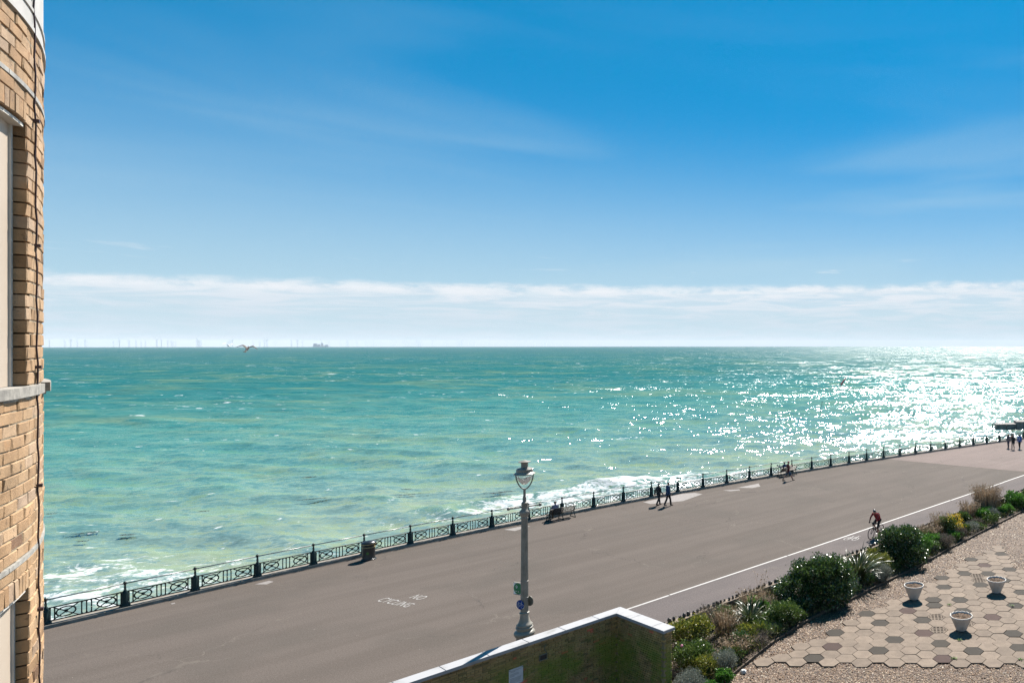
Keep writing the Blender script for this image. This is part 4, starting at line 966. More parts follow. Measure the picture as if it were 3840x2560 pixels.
def green(o):
    g = G(); g.box((0, 0, 0), (.40, .014, .37)); g.obj('panel', M['sign_white'], o)
    h = disc(.18, .002); h.v = [(x*1.05, y-.010, z) for x, y, z in h.v]; h.obj('green_disc', M['sign_green'], o)
    g = G(); 
    vribbon(g, [(-.06+.032*math.cos(a), .06+.032*math.sin(a)) for a in np.linspace(0, 2*math.pi, 13)[:-1]], .016, -.016, True)
    for k in range(3): vribbon(g, [(-.12+k*.03, -.09), (-.10+k*.03, -.09)], .018, -.016)
    vribbon(g, [(.0, -.11), (.02, -.075), (.04, -.11)], .016, -.016, True); vribbon(g, [(-.09, .015), (-.03, .015)], .012, -.016); g.obj('symbols', M['sign_white'], o)
    g = G(); g.box((0, .0, .192), (.40, .05, .012)); g.box((0, 0, -.192), (.40, .05, .012)); g.obj('frame_lip', M['lamp'], o)
sgn('green_route_sign', 'green and white panel sign half hidden behind the street lamp post', -.27, 4.02, green, toward=.0)
def back(o):
    disc(.165, .006).obj('panel', M['sign_back'], o); g = G(); g.box((-.02, -.02, .07), (.26, .02, .03)); g.box((-.02, -.02, -.07), (.26, .02, .03)); g.obj('back_channel', M['sign_back'], o)
sgn('sign_seen_from_behind', 'round sign on the street lamp post seen from its dull grey back', .075, 3.62, back, toward=-.13)

# ---- notice board and junction box on the garden wall
def on_wall(name, lab, cat, s, z, build):
    x, y = wp(s, .385+.03); o = empty(name, (x, y, z), math.atan2(U[1], U[0]), lab, cat); build(o); return o
def notice(o):
    g = G(); g.box((0, 0, 0), (.43, .02, .50)); g.obj('panel', M['notice'], o)
    g = G(); rs = random.Random(2)
    for k in range(12):
        z = .19-.034*k; w = rs.uniform(.26, .36) if k not in (1, 5, 6) else .15
        if k in (2, 6): continue
        g.add([(-.185, -.0125, z), (-.185+w, -.0125, z), (-.185+w, -.0125, z+.013), (-.185, -.0125, z+.013)], [(0, 1, 2, 3)])
    g.obj('lines_of_text', M['notice_ink'], o)
    for sx_ in (-.19, .19):
        for sz in (-.225, .225): h = G(); h.ball((sx_, -.012, sz), (.012, .008, .012), 8, 4); h.obj('screw', M['dark'], o)
on_wall('notice_board', 'white notice board with lines of small print on the brick garden wall', 'notice', 3.9, 1.79, notice)
def jbox(o):
    g = G(); g.box((0, -.02, .085), (.25, .05, .014)); g.box((0, -.02, -.085), (.25, .05, .014)); g.box((-.118, -.02, 0), (.014, .05, .17)); g.box((.118, -.02, 0), (.014, .05, .17)); g.obj('frame', M['sign_back'], o)
    g = G(); g.box((0, .0, 0), (.23, .02, .16)); g.obj('back_plate', M['dark'], o)
    g = G(); g.tube([(.12, -.03, -.05), (.125, -.035, .08), (.08, -.04, .17), (.03, -.04, .25), (.035, -.04, .33), (.08, -.04, .36)], .009, 6); g.obj('pipe', M['sign_back'], o, True)
on_wall('wall_vent', 'small open metal box with white bent pipe on the brick garden wall', 'vent', 3.05, 2.08, jbox)

# ---- painted words and cycle symbol on the ground
def words(txt, size, name):
    cu = bpy.data.curves.new(name, 'FONT'); cu.body = txt; cu.size = size; cu.align_x = 'CENTER'; cu.space_character = 1.10; cu.fill_mode = 'FRONT'
    o = bpy.data.objects.new(name, cu); COL.objects.link(o); dg = bpy.context.evaluated_depsgraph_get(); me = bpy.data.meshes.new_from_object(o.evaluated_get(dg)); bpy.data.objects.remove(o)
    me.name = name; me.materials.clear(); me.materials.append(M['worn_paint']); return me
nc = empty('no_cycling_lettering', (-22.65, 33.75, 0.006), math.atan2(-.40, .92), 'white painted words NO CYCLING on the promenade asphalt', 'road marking')
for tx, oy_ in (('NO', .48), ('CYCLING', -.40)):
    o = inst('word', words(tx, .47, 'word'), nc, (0.30 if tx == 'NO' else 0, oy_, 0), (0, 0, 0), (1.0, 1.5, 1)); 
cs = empty('cycle_symbol', (-1.85, 44.80, .010), math.atan2(-.18, .98), 'white painted bicycle symbol on the cycle lane', 'road marking')
g = G()
for pts, cl in bike_icon(.85):
    g.ribbon([(a+b*.5, b*2.0) for a, b in pts], .034, 0, closed=cl)
g.obj('bicycle_outline', M['white_paint'], cs)

# ---- benches
def bench(x, y, rz, lab):
    """local +y is where the sitter looks"""
    root = empty('bench', (x, y, 0), rz, lab, 'bench', 'benches facing the sea'); L = 1.85
    for fx in (-L/2+.05, 0, L/2-.05):
        g = G()
        g.tube([(fx, -.34, .02), (fx, -.20, .22), (fx, -.14, .42), (fx, -.22, .62), (fx, -.33, .84)], [.022, .026, .026, .024, .02], 6)
        g.tube([(fx, .30, .02), (fx, .20, .20), (fx, .24, .40)], .024, 6); g.tube([(fx, -.14, .40), (fx, .25, .40)], .024, 6); g.tube([(fx, -.36, .02), (fx, .33, .02)], .022, 6)
        if fx: g.tube([(fx, -.20, .60), (fx, .02, .64), (fx, .20, .62), (fx, .25, .52), (fx, .24, .40)], .022, 6)
        g.obj('iron_frame', M['iron'], root, 0.8)
    for k in range(5):
        g = G(); g.box((0, 0, 0), (L, .062, .028)); o = g.obj('seat_slat', M['bench_wood'], root); o.location = (0, -.10+.085*k, .435)
    for k in range(4):
        q = .52+.095*k; g = G(); g.box((0, 0, 0), (L, .026, .066)); o = g.obj('back_slat', M['bench_wood'], root); o.location = (0, -.158-.33*(q-.45), q); o.rotation_euler = (.32, 0, 0)
    return root
def rot_for(i): dx, dy = rail_dir(i); return math.atan2(dy, dx)   # local +y points seaward
B1 = (-22.22, 49.72, rot_for(8.6)); B2 = (-8.78, 66.25, rot_for(17.6))
bench(*B1, 'green iron bench with wooden slats holding a lone sitter with a dark bag'); bench(*B2, 'iron and wood bench where a person rests feet up towards the railing')

# ---- people
def capsule(g, a, b, ra, rb, n=8):
    a, b = Vector(a), Vector(b); g.tube([a, b], [ra, rb], n); g.ball(a, ra, n, 6); g.ball(b, rb, n, 6)
def remesh(g, name, voxel, smooth_it=2):
    me = g.mesh(name+'_raw', []); o = bpy.data.objects.new(name+'_raw', me); COL.objects.link(o)
    md = o.modifiers.new('r', 'REMESH'); md.mode = 'VOXEL'; md.voxel_size = voxel; md.use_smooth_shade = True
    sm = o.modifiers.new('s', 'SMOOTH'); sm.factor = .5; sm.iterations = smooth_it
    dg = bpy.context.evaluated_depsgraph_get(); out = bpy.data.meshes.new_from_object(o.evaluated_get(dg)); bpy.data.objects.remove(o); out.name = name; return out
def body(label, loc, rz, J, cols, tags, group=None, fat=1.0, voxel=.0125, cat='person'):
    """J: joints (local, y forward); cols: material per tag; tags: which tag covers each region"""
    J = {k: Vector(v) for k, v in J.items()}; B = []
    def add(a, b, ra, rb, tg): B.append((Vector(a), Vector(b), ra, rb, tg))
    T_ = tags; fat = fat*1.16; f = fat; hip = (J['hipL']+J['hipR'])/2; sh = (J['shL']+J['shR'])/2; ax = (J['shR']-J['shL']).normalized()
    top, leg = 'top', 'leg'
    add(J['hipL'], J['hipR'], .105*f, .105*f, T_.get('hem', leg)); add(hip, J['chest'], .115*f, .13*f, top)
    for s_ in (-1, 1): add(hip+ax*.07*s_, J['chest']+ax*.085*s_, .095*f, .105*f, top); add(J['chest']+ax*.08*s_, sh+ax*.10*s_, .105*f, .075*f, top)
    add(J['shL'], J['shR'], .062*f, .062*f, top); add(sh, J['neck'], .07, .056, top); add(J['neck'], J['head']-Vector((0, 0, .03)), .054, .056, 'skin')
    h = J['head']; fw = J.get('look', Vector((0, 1, 0))).normalized()
    add(h+Vector((0, 0, .035))-fw*.018, h+Vector((0, 0, .035))+fw*.012, .084, .080, 'skin'); add(h+fw*.015, h+fw*.045-Vector((0, 0, .078)), .072, .036, 'skin')
    add(h+fw*.085+Vector((0, 0, .0)), h+fw*.102-Vector((0, 0, .022)), .010, .013, 'skin')                    # nose
    sd_ = Vector((fw.y, -fw.x, 0)).normalized()
    for s_ in (-1, 1): add(h+sd_*.083*s_+Vector((0, 0, .012)), h+sd_*.086*s_-Vector((0, 0, .025)), .014, .010, 'skin')   # ears
    for S in 'LR':
        sh_, el, wr = J['sh'+S], J['el'+S], J['wr'+S]; mid = sh_.lerp(el, .6)
        add(sh_, mid, .056*f, .050*f, top); add(mid, el, .050*f, .044*f, T_.get('uarm', top)); add(el, el.lerp(wr, .35), .044*f, .043*f, T_.get('farm', top)); add(el.lerp(wr, .35), wr, .042*f, .031*f, T_.get('farm', top))
        d_ = J.get('hd'+S, (wr-el)).normalized(); side = d_.cross(Vector((0, 0, 1))) if abs(d_.z) < .9 else Vector((0, 1, 0)); side.normalize(); nn = d_.cross(side).normalized()
        hd = T_.get('hand', 'skin'); add(wr, wr+d_*.075, .028, .033, hd); add(wr+d_*.03, wr+d_*.08, .03, .028, hd)
        curl = J.get('curl', Vector((0, 0, 0.35)))[2]
        for k, (o_, ln) in enumerate(((-.030, .070), (-.010, .078), (.010, .074), (.028, .058))):
            b0 = wr+d_*.085+side*o_; b1 = b0+(d_*math.cos(curl)+nn*math.sin(curl))*ln*.55; b2 = b1+(d_*math.cos(2*curl)+nn*math.sin(2*curl))*ln*.5
            add(b0, b1, .0115, .0105, hd); add(b1, b2, .0105, .009, hd)
        t0 = wr+d_*.025-side*.028; t1 = t0-side*.032+d_*.028; add(t0, t1, .013, .012, hd); add(t1, t1+d_*.032-side*.004, .012, .010, hd)
        hp, kn, an = J['hip'+S], J['kn'+S], J['an'+S]; th = hp.lerp(kn, .62)
        add(hp, th, .088*f, .070*f, leg); add(th, kn, .068*f, .055*f, T_.get('knee', leg)); cal = kn.lerp(an, .35)
        ct = T_.get('calf', leg); add(kn, cal, .054*f, .056*f, ct); add(cal, an, .056*f, .039*f if ct == 'skin' else .052*f, ct)
        toe = J['toe'+S]; add(an, an+(toe-an)*.15-Vector((0, 0, .02)), .040, .040, 'shoe'); hl = Vector((an.x, an.y, toe.z))-(toe-an).normalized()*.03
        add(hl, toe, .040, .036, 'shoe')
    g = G()
    for a, b, ra, rb, tg in B: capsule(g, a, b, ra, rb)
    me = remesh(g, 'person', voxel); names = ['top', 'leg', 'skin', 'shoe', 'glove']
    for nme in names: me.materials.append(cols.get(nme, M['skin']))
    n = len(me.polygons); ctr = np.zeros(n*3, np.float32); me.polygons.foreach_get('center', ctr); ctr = ctr.reshape(-1, 3); best = np.full(n, 1e9); mi = np.zeros(n, np.int32)
    for a, b, ra, rb, tg in B:
        a_, b_ = np.array(a), np.array(b); d_ = b_-a_; L2 = max(d_@d_, 1e-9); tpar = np.clip(((ctr-a_)@d_)/L2, 0, 1); dist = np.linalg.norm(ctr-(a_+tpar[:, None]*d_), axis=1)-(ra+(rb-ra)*tpar)
        w = dist < best; best[w] = dist[w]; mi[w] = names.index(tg)
    me.polygons.foreach_set('material_index', mi)
    o = bpy.data.objects.new('person', me); o.location = loc; o.rotation_euler = (0, 0, rz); link(o); tag(o, label, cat, group)
    for s_ in (-1, 1):
        g = G(); c_ = h+fw*.080+sd_*.031*s_+Vector((0, 0, .022)); g.ball(c_, .011, 6, 4); g.obj('eye', M['dark'], o)
    o['_h'] = list(h); return o, h, fw, sd_
def cap_shell(name, o, h, fw, sd_, m, r=.098, z0=.0, back=.0, long=0.0, brim=0.0):
    """hair, cap or helmet over the crown and back of the head"""
    g = G(); n, k_ = 14, 7; v = []; up = Vector((0, 0, 1))
    for i in range(k_+1):
        ph = math.pi/2*i/k_
        for j in range(n):
            th = 2*math.pi*j/n; dr = sd_*math.cos(th)+fw*math.sin(th); drop = .03*(1-math.sin(th))*.5
            zz = math.cos(ph)*r*1.05+.025-(drop+long*max(0, -math.sin(th)*.75+.35))*(i/k_)**2; v.append(h+dr*math.sin(ph)*r*(1.0 if math.sin(th) < 0 else .97)-fw*.012+up*(zz+z0))
    g.add([tuple(q) for q in v], [(i*n+j, i*n+(j+1) % n, (i+1)*n+(j+1) % n, (i+1)*n+j) for i in range(k_) for j in range(n)])
    if brim: 
        q = [h+fw*(.085)+sd_*.07+up*.05, h+fw*(.085+brim)+sd_*.045+up*.035, h+fw*(.085+brim)-sd_*.045+up*.035, h+fw*.085-sd_*.07+up*.05]; q2 = [p_+up*.008 for p_ in q]
        g.add([tuple(p_) for p_ in q+q2], [(0, 1, 2, 3), (7, 6, 5, 4), (0, 4, 5, 1), (1, 5, 6, 2), (2, 6, 7, 3)])
    return g.obj(name, m, o, True)
def walker(H=1.75, stride=.28, arm=.25, lead=1, sw=None):
    z = lambda q: q*H; s = stride; J = {}
    J['hipL'], J['hipR'] = (-.085, 0, z(.51)), (.085, 0, z(.51)); J['chest'] = (0, .01, z(.72)); J['shL'], J['shR'] = (-.175, 0, z(.80)), (.175, 0, z(.80)); J['neck'] = (0, .015, z(.855)); J['head'] = (0, .04, z(.925))
    for S, sg in (('L', lead), ('R', -lead)):
        x = -.085 if S == 'L' else .085; fy = s*sg; lift = .10 if sg < 0 else .0
        J['kn'+S] = (x, fy*.55+.05, z(.285)); J['an'+S] = (x, fy*1.15-(0.03 if sg < 0 else 0), .085+lift*.8); J['toe'+S] = (x*1.2, fy*1.15+.145, .045+lift*.15)
        ax_ = -.23 if S == 'L' else .23; ay = -arm*sg; J['el'+S] = (ax_, ay*.5-.03, z(.62)); J['wr'+S] = (ax_*1.05, ay+.06, z(.485))
    return J
HAIR = lambda n, c_: mat('hair_'+n, c_, tuple(q*.6 for q in c_), 30, .6, coords='obj')
def heading(dx, dy): return math.atan2(-dx, dy)
H1 = heading(.60, .80)
J = walker(1.66, .16, .18, 1); o, h, fw, s_ = body('grey-haired person in black clothes walking beside a taller companion in blue', (-16.80, 53.95, 0), H1, J, {'top': cloth('black', (.012, .013, .016)), 'leg': cloth('navy', (.012, .016, .026)), 'shoe': cloth('brownshoe', (.06, .03, .02))}, {}, 'people strolling on the promenade')
cap_shell('hair', o, h, fw, s_, HAIR('grey', (.22, .20, .18)), .095)
J = walker(1.78, .17, .32, -1); o, h, fw, s_ = body('person in blue jacket and black trousers walking beside a companion in black', (-16.02, 53.72, 0), heading(.66, .75), J, {'top': cloth('blue', (.010, .045, .11)), 'leg': cloth('black2', (.010, .010, .012)), 'shoe': cloth('darkshoe', (.03, .02, .02))}, {'hem': 'top'}, 'people strolling on the promenade', fat=1.12)
cap_shell('hair', o, h, fw, s_, HAIR('brown', (.10, .05, .03)), .092)
J = walker(1.72, .36, .25, -1); J['wrL'] = (-.16, .26, 1.02); J['elL'] = (-.25, .02, 1.04)
o, h, fw, s_ = body('person in red cap, dark red top and blue shorts striding past a bench', (-8.38, 63.75, 0), heading(.78, .30), J, {'top': cloth('maroon', (.10, .012, .012)), 'leg': cloth('denim', (.02, .06, .12)), 'shoe': cloth('blackshoe', (.012, .012, .014))}, {'calf': 'skin', 'hem': 'top', 'uarm': 'skin', 'farm': 'skin'}, 'people strolling on the promenade', fat=1.12)
cap_shell('cap', o, h, fw, s_, cloth('redcap', (.20, .02, .02)), .094, brim=.07)
H3 = heading(-.45, -.89)
J = walker(1.68, .14, .10, 1); o, h, fw, s_ = body('long-haired person in grey top and blue jeans, leftmost of three approaching walkers', (14.62, 83.75, 0), H3, J, {'top': cloth('greytop', (.14, .13, .14)), 'leg': cloth('jeans', (.035, .045, .085)), 'shoe': cloth('bk1', (.015, .015, .017))}, {}, 'three walkers approaching at the far right', fat=.9)
cap_shell('hair', o, h, fw, s_, HAIR('auburn', (.06, .025, .015)), .096, long=.16)
J = walker(1.70, .12, .12, -1); J['elR'] = (.30, .10, 1.18); J['wrR'] = (.17, .20, 1.48)
o, h, fw, s_ = body('person all in black, middle of three walkers, hand raised to the face', (14.98, 82.75, 0), H3, J, {'top': cloth('bk2', (.012, .012, .013)), 'leg': cloth('bk3', (.014, .014, .017)), 'shoe': cloth('bk4', (.012, .012, .012))}, {'farm': 'skin'}, 'three walkers approaching at the far right', fat=.95)
cap_shell('hair', o, h, fw, s_, HAIR('dark', (.025, .018, .014)), .096, long=.06)
J = walker(1.76, .17, .12, 1); o, h, fw, s_ = body('person in bright blue open jacket with white shirt at the far right', (15.80, 83.10, 0), H3, J, {'top': cloth('brightblue', (.012, .10, .36)), 'leg': cloth('bk5', (.012, .012, .014)), 'shoe': cloth('wh', (.5, .5, .5))}, {'hem': 'top', 'knee': 'leg'}, 'three walkers approaching at the far right')
cap_shell('hair', o, h, fw, s_, HAIR('dark2', (.03, .02, .015)), .095, long=.03)
g = G(); g.tube([(0, .155, 1.02), (0, .15, 1.2), (0, .125, 1.40)], [.045, .06, .05], 8); g.obj('white_shirt', cloth('whiteshirt', (.6, .6, .64)), o, True)
def sitter(feet_up=False, lean=.0):
    J = {'hipL': (-.09, -.02, .53), 'hipR': (.09, -.02, .53), 'chest': (0, -.08, .80), 'shL': (-.18, -.10, .98), 'shR': (.18, -.10, .98), 'neck': (0, -.09, 1.07), 'head': (0, -.06, 1.185)}
    for S, x in (('L', -.10), ('R', .10)):
        J['kn'+S] = (x, .42, .53); J['an'+S] = (x, .46, .10); J['toe'+S] = (x, .62, .05); J['el'+S] = (x*2.5, .0, .72); J['wr'+S] = (x*1.3, .22, .66)
    if feet_up:
        for S, x in (('L', -.10), ('R', .12)): J['kn'+S] = (x, .40, .78); J['an'+S] = (x, .78, .80 if S == 'L' else .78); J['toe'+S] = (x*1.4, .86, .93)
        J['elR'] = (.42, -.20, .86); J['wrR'] = (.66, -.26, .90)
    return J
def on_bench(B, lx, ly): c_, s__ = math.cos(B[2]), math.sin(B[2]); return (B[0]+lx*c_-ly*s__, B[1]+lx*s__+ly*c_, 0)
o, h, fw, s_ = body('grey-haired person in lilac shirt seated alone on the nearer bench', on_bench(B1, -.42, .05), B1[2], sitter(), {'top': cloth('lilac', (.20, .20, .28)), 'leg': cloth('khaki', (.06, .05, .03)), 'shoe': cloth('bk6', (.015, .015, .015))}, {'farm': 'skin'})
cap_shell('hair', o, h, fw, s_, HAIR('grey2', (.15, .11, .08)), .096)
o, h, fw, s_ = body('person in blue shirt and jeans lounging on the farther bench with legs raised', on_bench(B2, -.35, .05), B2[2], sitter(True), {'top': cloth('shirtblue', (.03, .06, .13)), 'leg': cloth('jeans2', (.025, .05, .09)), 'shoe': cloth('bk7', (.015, .015, .015))}, {'farm': 'skin'}, fat=1.1)
cap_shell('hair', o, h, fw, s_, HAIR('brown2', (.12, .07, .045)), .094)
bgx = on_bench(B1, -.66, -.02); bag = empty('shoulder_bag', (bgx[0], bgx[1], .452), B1[2], 'dark bag with pale teal top beside the sitter on the nearer bench', 'bag')
g = G(); g.lathe([(.10, 0), (.14, .03), (.15, .20), (.12, .30), (.09, .33)], 12); g.v = [(x*1.1, y*.8, z) for x, y, z in g.v]; g.obj('bag_body', M['black_bag'], bag, True)
g = G(); g.box((0, 0, .335), (.20, .12, .03)); g.obj('bag_top', cloth('teal', (.10, .30, .30)), bag)
g = G(); g.tube([(-.09, 0, .32), (-.06, 0, .47), (.06, 0, .47), (.09, 0, .32)], .012, 5); g.obj('handle', M['black_bag'], bag, True)
cl = on_bench(B1, -.42, -.245); jk = empty('jacket', (cl[0], cl[1], .44), B1[2], 'dark jacket hung over the backrest of the nearer bench', 'jacket')
g = G(); v = []
for i, z in enumerate((-.03, .10, .22, .34, .44)):
    for j in range(7): v.append((-.30+.1*j, -.075*(z+.03)/.4-.03-.012*math.sin(j*2.1+i), z))
g.add(v, [(i*7+j, i*7+j+1, (i+1)*7+j+1, (i+1)*7+j) for i in range(4) for j in range(6)]); q = g.obj('jacket_back', M['black_bag'], jk, True); md = q.modifiers.new('solid', 'SOLIDIFY'); md.thickness = .018

# ---- bicycle and rider
CYH = heading(-.55, -.835); CYP = (-.405, 44.92, .009)
bc = empty('bicycle', CYP, CYH, 'dark road bicycle ridden along the cycle lane', 'bicycle')
BY = {'rw': (0, -.53, .35), 'fw': (0, .56, .35), 'bb': (0, -.09, .29), 'st': (0, -.25, .86), 'sd': (0, -.28, .98), 'ht': (0, .37, .88), 'hb': (0, .34, .72)}
for k_, nm in (('rw', 'r'), ('fw', 'f')):
    c_ = BY[k_]; w = empty('wheel', c_); w.parent = bc
    g = G(); g.tube([(0, .335*math.cos(a), .335*math.sin(a)) for a in np.linspace(0, 2*math.pi, 33)[:-1]], .027, 6, closed=True); g.obj('tyre', M['tyre'], w, True)
    g = G(); g.tube([(0, .315*math.cos(a), .315*math.sin(a)) for a in np.linspace(0, 2*math.pi, 33)[:-1]], .010, 5, closed=True); g.obj('rim', M['dark'], w, True)
    g = G()
    for q in range(20): a = 2*math.pi*q/20; g.tube([(.02*(-1)**q, 0, 0), (0, .315*math.cos(a), .315*math.sin(a))], .0016, 3)
    g.tube([(-.04, 0, 0), (.04, 0, 0)], .02, 8); g.obj('spokes', M['chrome'], w)
    if nm == 'f':
        g = G()
        for a in (1.9, -1.45): g.box((.0, .29*math.cos(a), .29*math.sin(a)), (.012, .05, .03))
        g.obj('reflector', mat('amber', (.8, .22, .03), None, 5, .3), w)
g = G()
for a, b, r in (('bb', 'st', .026), ('bb', 'hb', .030), ('st', 'ht', .026), ('ht', 'hb', .028), ('bb', 'rw', .017), ('st', 'rw', .016)): g.tube([BY[a], BY[b]], r, 8)
g.obj('frame', M['bike'], bc, True)
g = G()
for s_ in (-.045, .045): g.tube([(0, .33, .70), (s_, .36, .66), (s_, .50, .42), BY['fw']], .018, 6)
g.obj('fork', M['bike'], bc, True)
g = G(); g.tube([BY['ht'], (0, .36, .96), (0, .43, 1.0)], .014, 6); g.tube([(-.24, .42, 1.0), (-.1, .43, 1.0), (.1, .43, 1.0), (.24, .42, 1.0)], .014, 6); g.obj('handlebar', M['dark'], bc, True)
g = G(); g.tube([BY['st'], BY['sd']], .013, 6); g.obj('seat_post', M['chrome'], bc)
g = G(); g.tube([(0, -.40, .99), (0, -.28, 1.0), (0, -.12, .99)], [.075, .055, .02], 8); g.v = [(x, y, .99+(z-.99)*.35) for x, y, z in g.v]; g.obj('saddle', M['dark'], bc, True)
g = G(); g.tube([(.045*math.cos(0)*0+.05, -.09+.09*math.cos(a), .29+.09*math.sin(a)) for a in np.linspace(0, 6.283, 17)[:-1]], .008, 5, closed=True)
g.tube([(-.06, -.09, .29), (-.09, -.06, .12)], .012, 6); g.tube([(.06, -.09, .29), (.09, -.12, .46)], .012, 6); g.obj('crank', M['chrome'], bc)
for x, y, z in ((-.13, -.06, .115), (.13, -.12, .465)): g = G(); g.box((x, y, z), (.09, .08, .02)); g.obj('pedal', M['dark'], bc)
J = {'hipL': (-.10, -.26, 1.06), 'hipR': (.10, -.26, 1.06), 'chest': (0, -.10, 1.33), 'shL': (-.19, .08, 1.47), 'shR': (.19, .08, 1.47), 'neck': (0, .13, 1.53), 'head': (0, .21, 1.625), 'look': (0, .9, -.25),
     'elL': (-.27, .22, 1.25), 'wrL': (-.23, .37, 1.06), 'elR': (.27, .22, 1.25), 'wrR': (.23, .37, 1.06), 'hdL': (0, .5, -.45), 'hdR': (0, .5, -.45), 'curl': (0, 0, .7),
     'knL': (-.13, .05, .62), 'anL': (-.13, -.10, .20), 'toeL': (-.14, .02, .145), 'knR': (.14, .17, .88), 'anR': (.13, -.14, .56), 'toeR': (.14, -.02, .50)}
o, h, fw, s_ = body('cyclist in red jacket, black shorts and dark helmet riding towards the camera', CYP, CYH, J, {'top': cloth('red', (.28, .012, .016)), 'leg': cloth('shorts', (.010, .010, .012)), 'shoe': cloth('bk8', (.012, .012, .013)), 'glove': cloth('gl', (.012, .012, .014))}, {'calf': 'skin', 'hand': 'glove'})
cap_shell('helmet', o, h+Vector((0, 0, .01)), Vector((0, 1, 0)), Vector((1, 0, 0)), mat('helmet_navy', (.012, .018, .035), None, 8, .22), .108)
g = G(); g.box((0, 0, 0), (.018, .07, .008)); q = g.obj('helmet_vent', M['sign_white'], o); q.location = h+Vector((0, -.02, .142)); q.rotation_euler = (-.2, 0, 0)
g = G(); g.ball((0, 0, 0), (.15, .085, .23), 12, 8); q = g.obj('backpack', M['black_bag'], o, True); q.location = (0, -.165, 1.42); q.rotation_euler = (-.85, 0, 0)
for s__ in (-1, 1):
    g = G(); g.tube([(.11*s__, -.10, 1.55), (.125*s__, .06, 1.555), (.12*s__, .10, 1.42), (.12*s__, -.03, 1.25)], .022, 6); g.obj('shoulder_strap', M['black_bag'], o, True)

# ---- planting
def leaves(n, lobes, L, Wd, seed, up=.35, shell=(.55, 1.02), droop=0.0):
    """leaf blades over and inside a set of lobes (cx,cy,cz,rx,ry,rz)"""
    rs = np.random.default_rng(seed); lob = np.array(lobes, float); wt = (lob[:, 3]*lob[:, 4]*lob[:, 5])**.67; idx = rs.choice(len(lob), n, p=wt/wt.sum())
    d_ = rs.normal(size=(n, 3)); d_ /= np.linalg.norm(d_, axis=1)[:, None]; d_[:, 2] = np.abs(d_[:, 2])*np.where(rs.random(n) < .75, 1, -1)
    lump = 1+.13*np.sin(d_[:, 0]*6+idx)+.12*np.sin(d_[:, 1]*8+2*idx)+.10*np.sin(d_[:, 2]*11)+np.where(rs.random(n) < .05, rs.uniform(0, .22, n), 0); r = rs.uniform(*shell, n)*lump
    P0 = lob[idx, :3]+d_*lob[idx, 3:6]*r[:, None]; P0[:, 2] = np.maximum(P0[:, 2], .03)
    ax = d_+rs.normal(0, .75, (n, 3)); ax[:, 2] += up; ax /= np.linalg.norm(ax, axis=1)[:, None]
    sd_ = np.cross(ax, rs.normal(size=(n, 3))); sd_ /= np.linalg.norm(sd_, axis=1)[:, None]; nm = np.cross(ax, sd_)
    l = L*rs.uniform(.6, 1.35, n)[:, None]; w = Wd*rs.uniform(.7, 1.3, n)[:, None]
    V = np.stack([P0, P0+ax*l*.5+sd_*w-nm*w*.25, P0+ax*l-np.array([0, 0, droop])*l, P0+ax*l*.5-sd_*w-nm*w*.25], 1).reshape(-1, 3)
    b = np.arange(n)*4; F = np.concatenate([np.stack([b, b+1, b+2], -1), np.stack([b, b+2, b+3], -1)]); return V, F
LM = {
 'gloss': palette('glossy_evergreen', [(0, (.018, .042, .010)), (.6, (.042, .085, .018)), (1, (.095, .145, .032))], .26, 1.0, trans=.26),
 'bright': palette('bright_leaves', [(0, (.03, .09, .012)), (.5, (.06, .16, .02)), (1, (.11, .24, .035))], .42, .4, trans=.35),
 'yellow': palette('yellowish_leaves', [(0, (.06, .09, .015)), (.5, (.13, .15, .022)), (1, (.26, .23, .035))], .45, .4, trans=.35),
 'mid': palette('mid_green_leaves', [(0, (.03, .06, .012)), (.6, (.07, .12, .022)), (1, (.14, .185, .04))], .36, .45, trans=.25),
 'silver': palette('silver_leaves', [(0, (.10, .115, .09)), (.6, (.17, .185, .15)), (1, (.27, .28, .24))], .7, .2, trans=.2),
 'greytwig': palette('grey_twigs', [(0, (.075, .058, .045)), (.6, (.15, .12, .095)), (1, (.24, .21, .175))], .8, .2, trans=.15),
 'straw': M['straw'],
 'strap': palette('strap_leaves', [(0, (.020, .036, .010)), (.5, (.042, .060, .017)), (.85, (.075, .085, .03)), (1, (.13, .115, .06))], .32, .45, trans=.2, src='object'),
 'flower': palette('yellow_flowers', [(0, (.45, .30, .02)), (1, (.65, .48, .05))], .5, .3, trans=.3)}
M['stem'] = mat('woody_stem', (.07, .048, .03), (.045, .03, .02), 12, .85)
def shrub(name, label, x, y, lobes, n, kind, L, Wd, seed, cat='shrub', up=.35, group='shrubs in the planted bed', shell=(.50, 1.02), extra=None, twigs=9):
    root = empty(name, (x, y, GZ+.10), 0, label, cat, group); V, F = leaves(n, lobes, L, Wd, seed, up, shell)
    link(bpy.data.objects.new('crown', np_mesh('crown', V, F, LM[kind])), root)
    g = G(); rs = random.Random(seed)
    for k in range(twigs):
        l = rs.choice(lobes); e = (l[0]+rs.gauss(0, l[3]*.4), l[1]+rs.gauss(0, l[4]*.4), l[2]+l[5]*rs.uniform(.1, .6)); b0 = (l[0]*.4+rs.gauss(0, .05), l[1]*.4+rs.gauss(0, .05), -.05)
        m_ = tuple((p_+q_)/2+rs.gauss(0, .05) for p_, q_ in zip(b0, e)); g.tube([b0, m_, e], [.022, .016, .007], 5)
    g.obj('stem', M['stem'], root, True)
    for (nm, n2_, kd, L2, W2, lb, sh2) in (extra or []):
        V, F = leaves(n2_, lb, L2, W2, seed+99, .5, sh2); tag(link(bpy.data.objects.new(nm, np_mesh(nm, V, F, LM[kd])), root), kind='stuff')
    return root
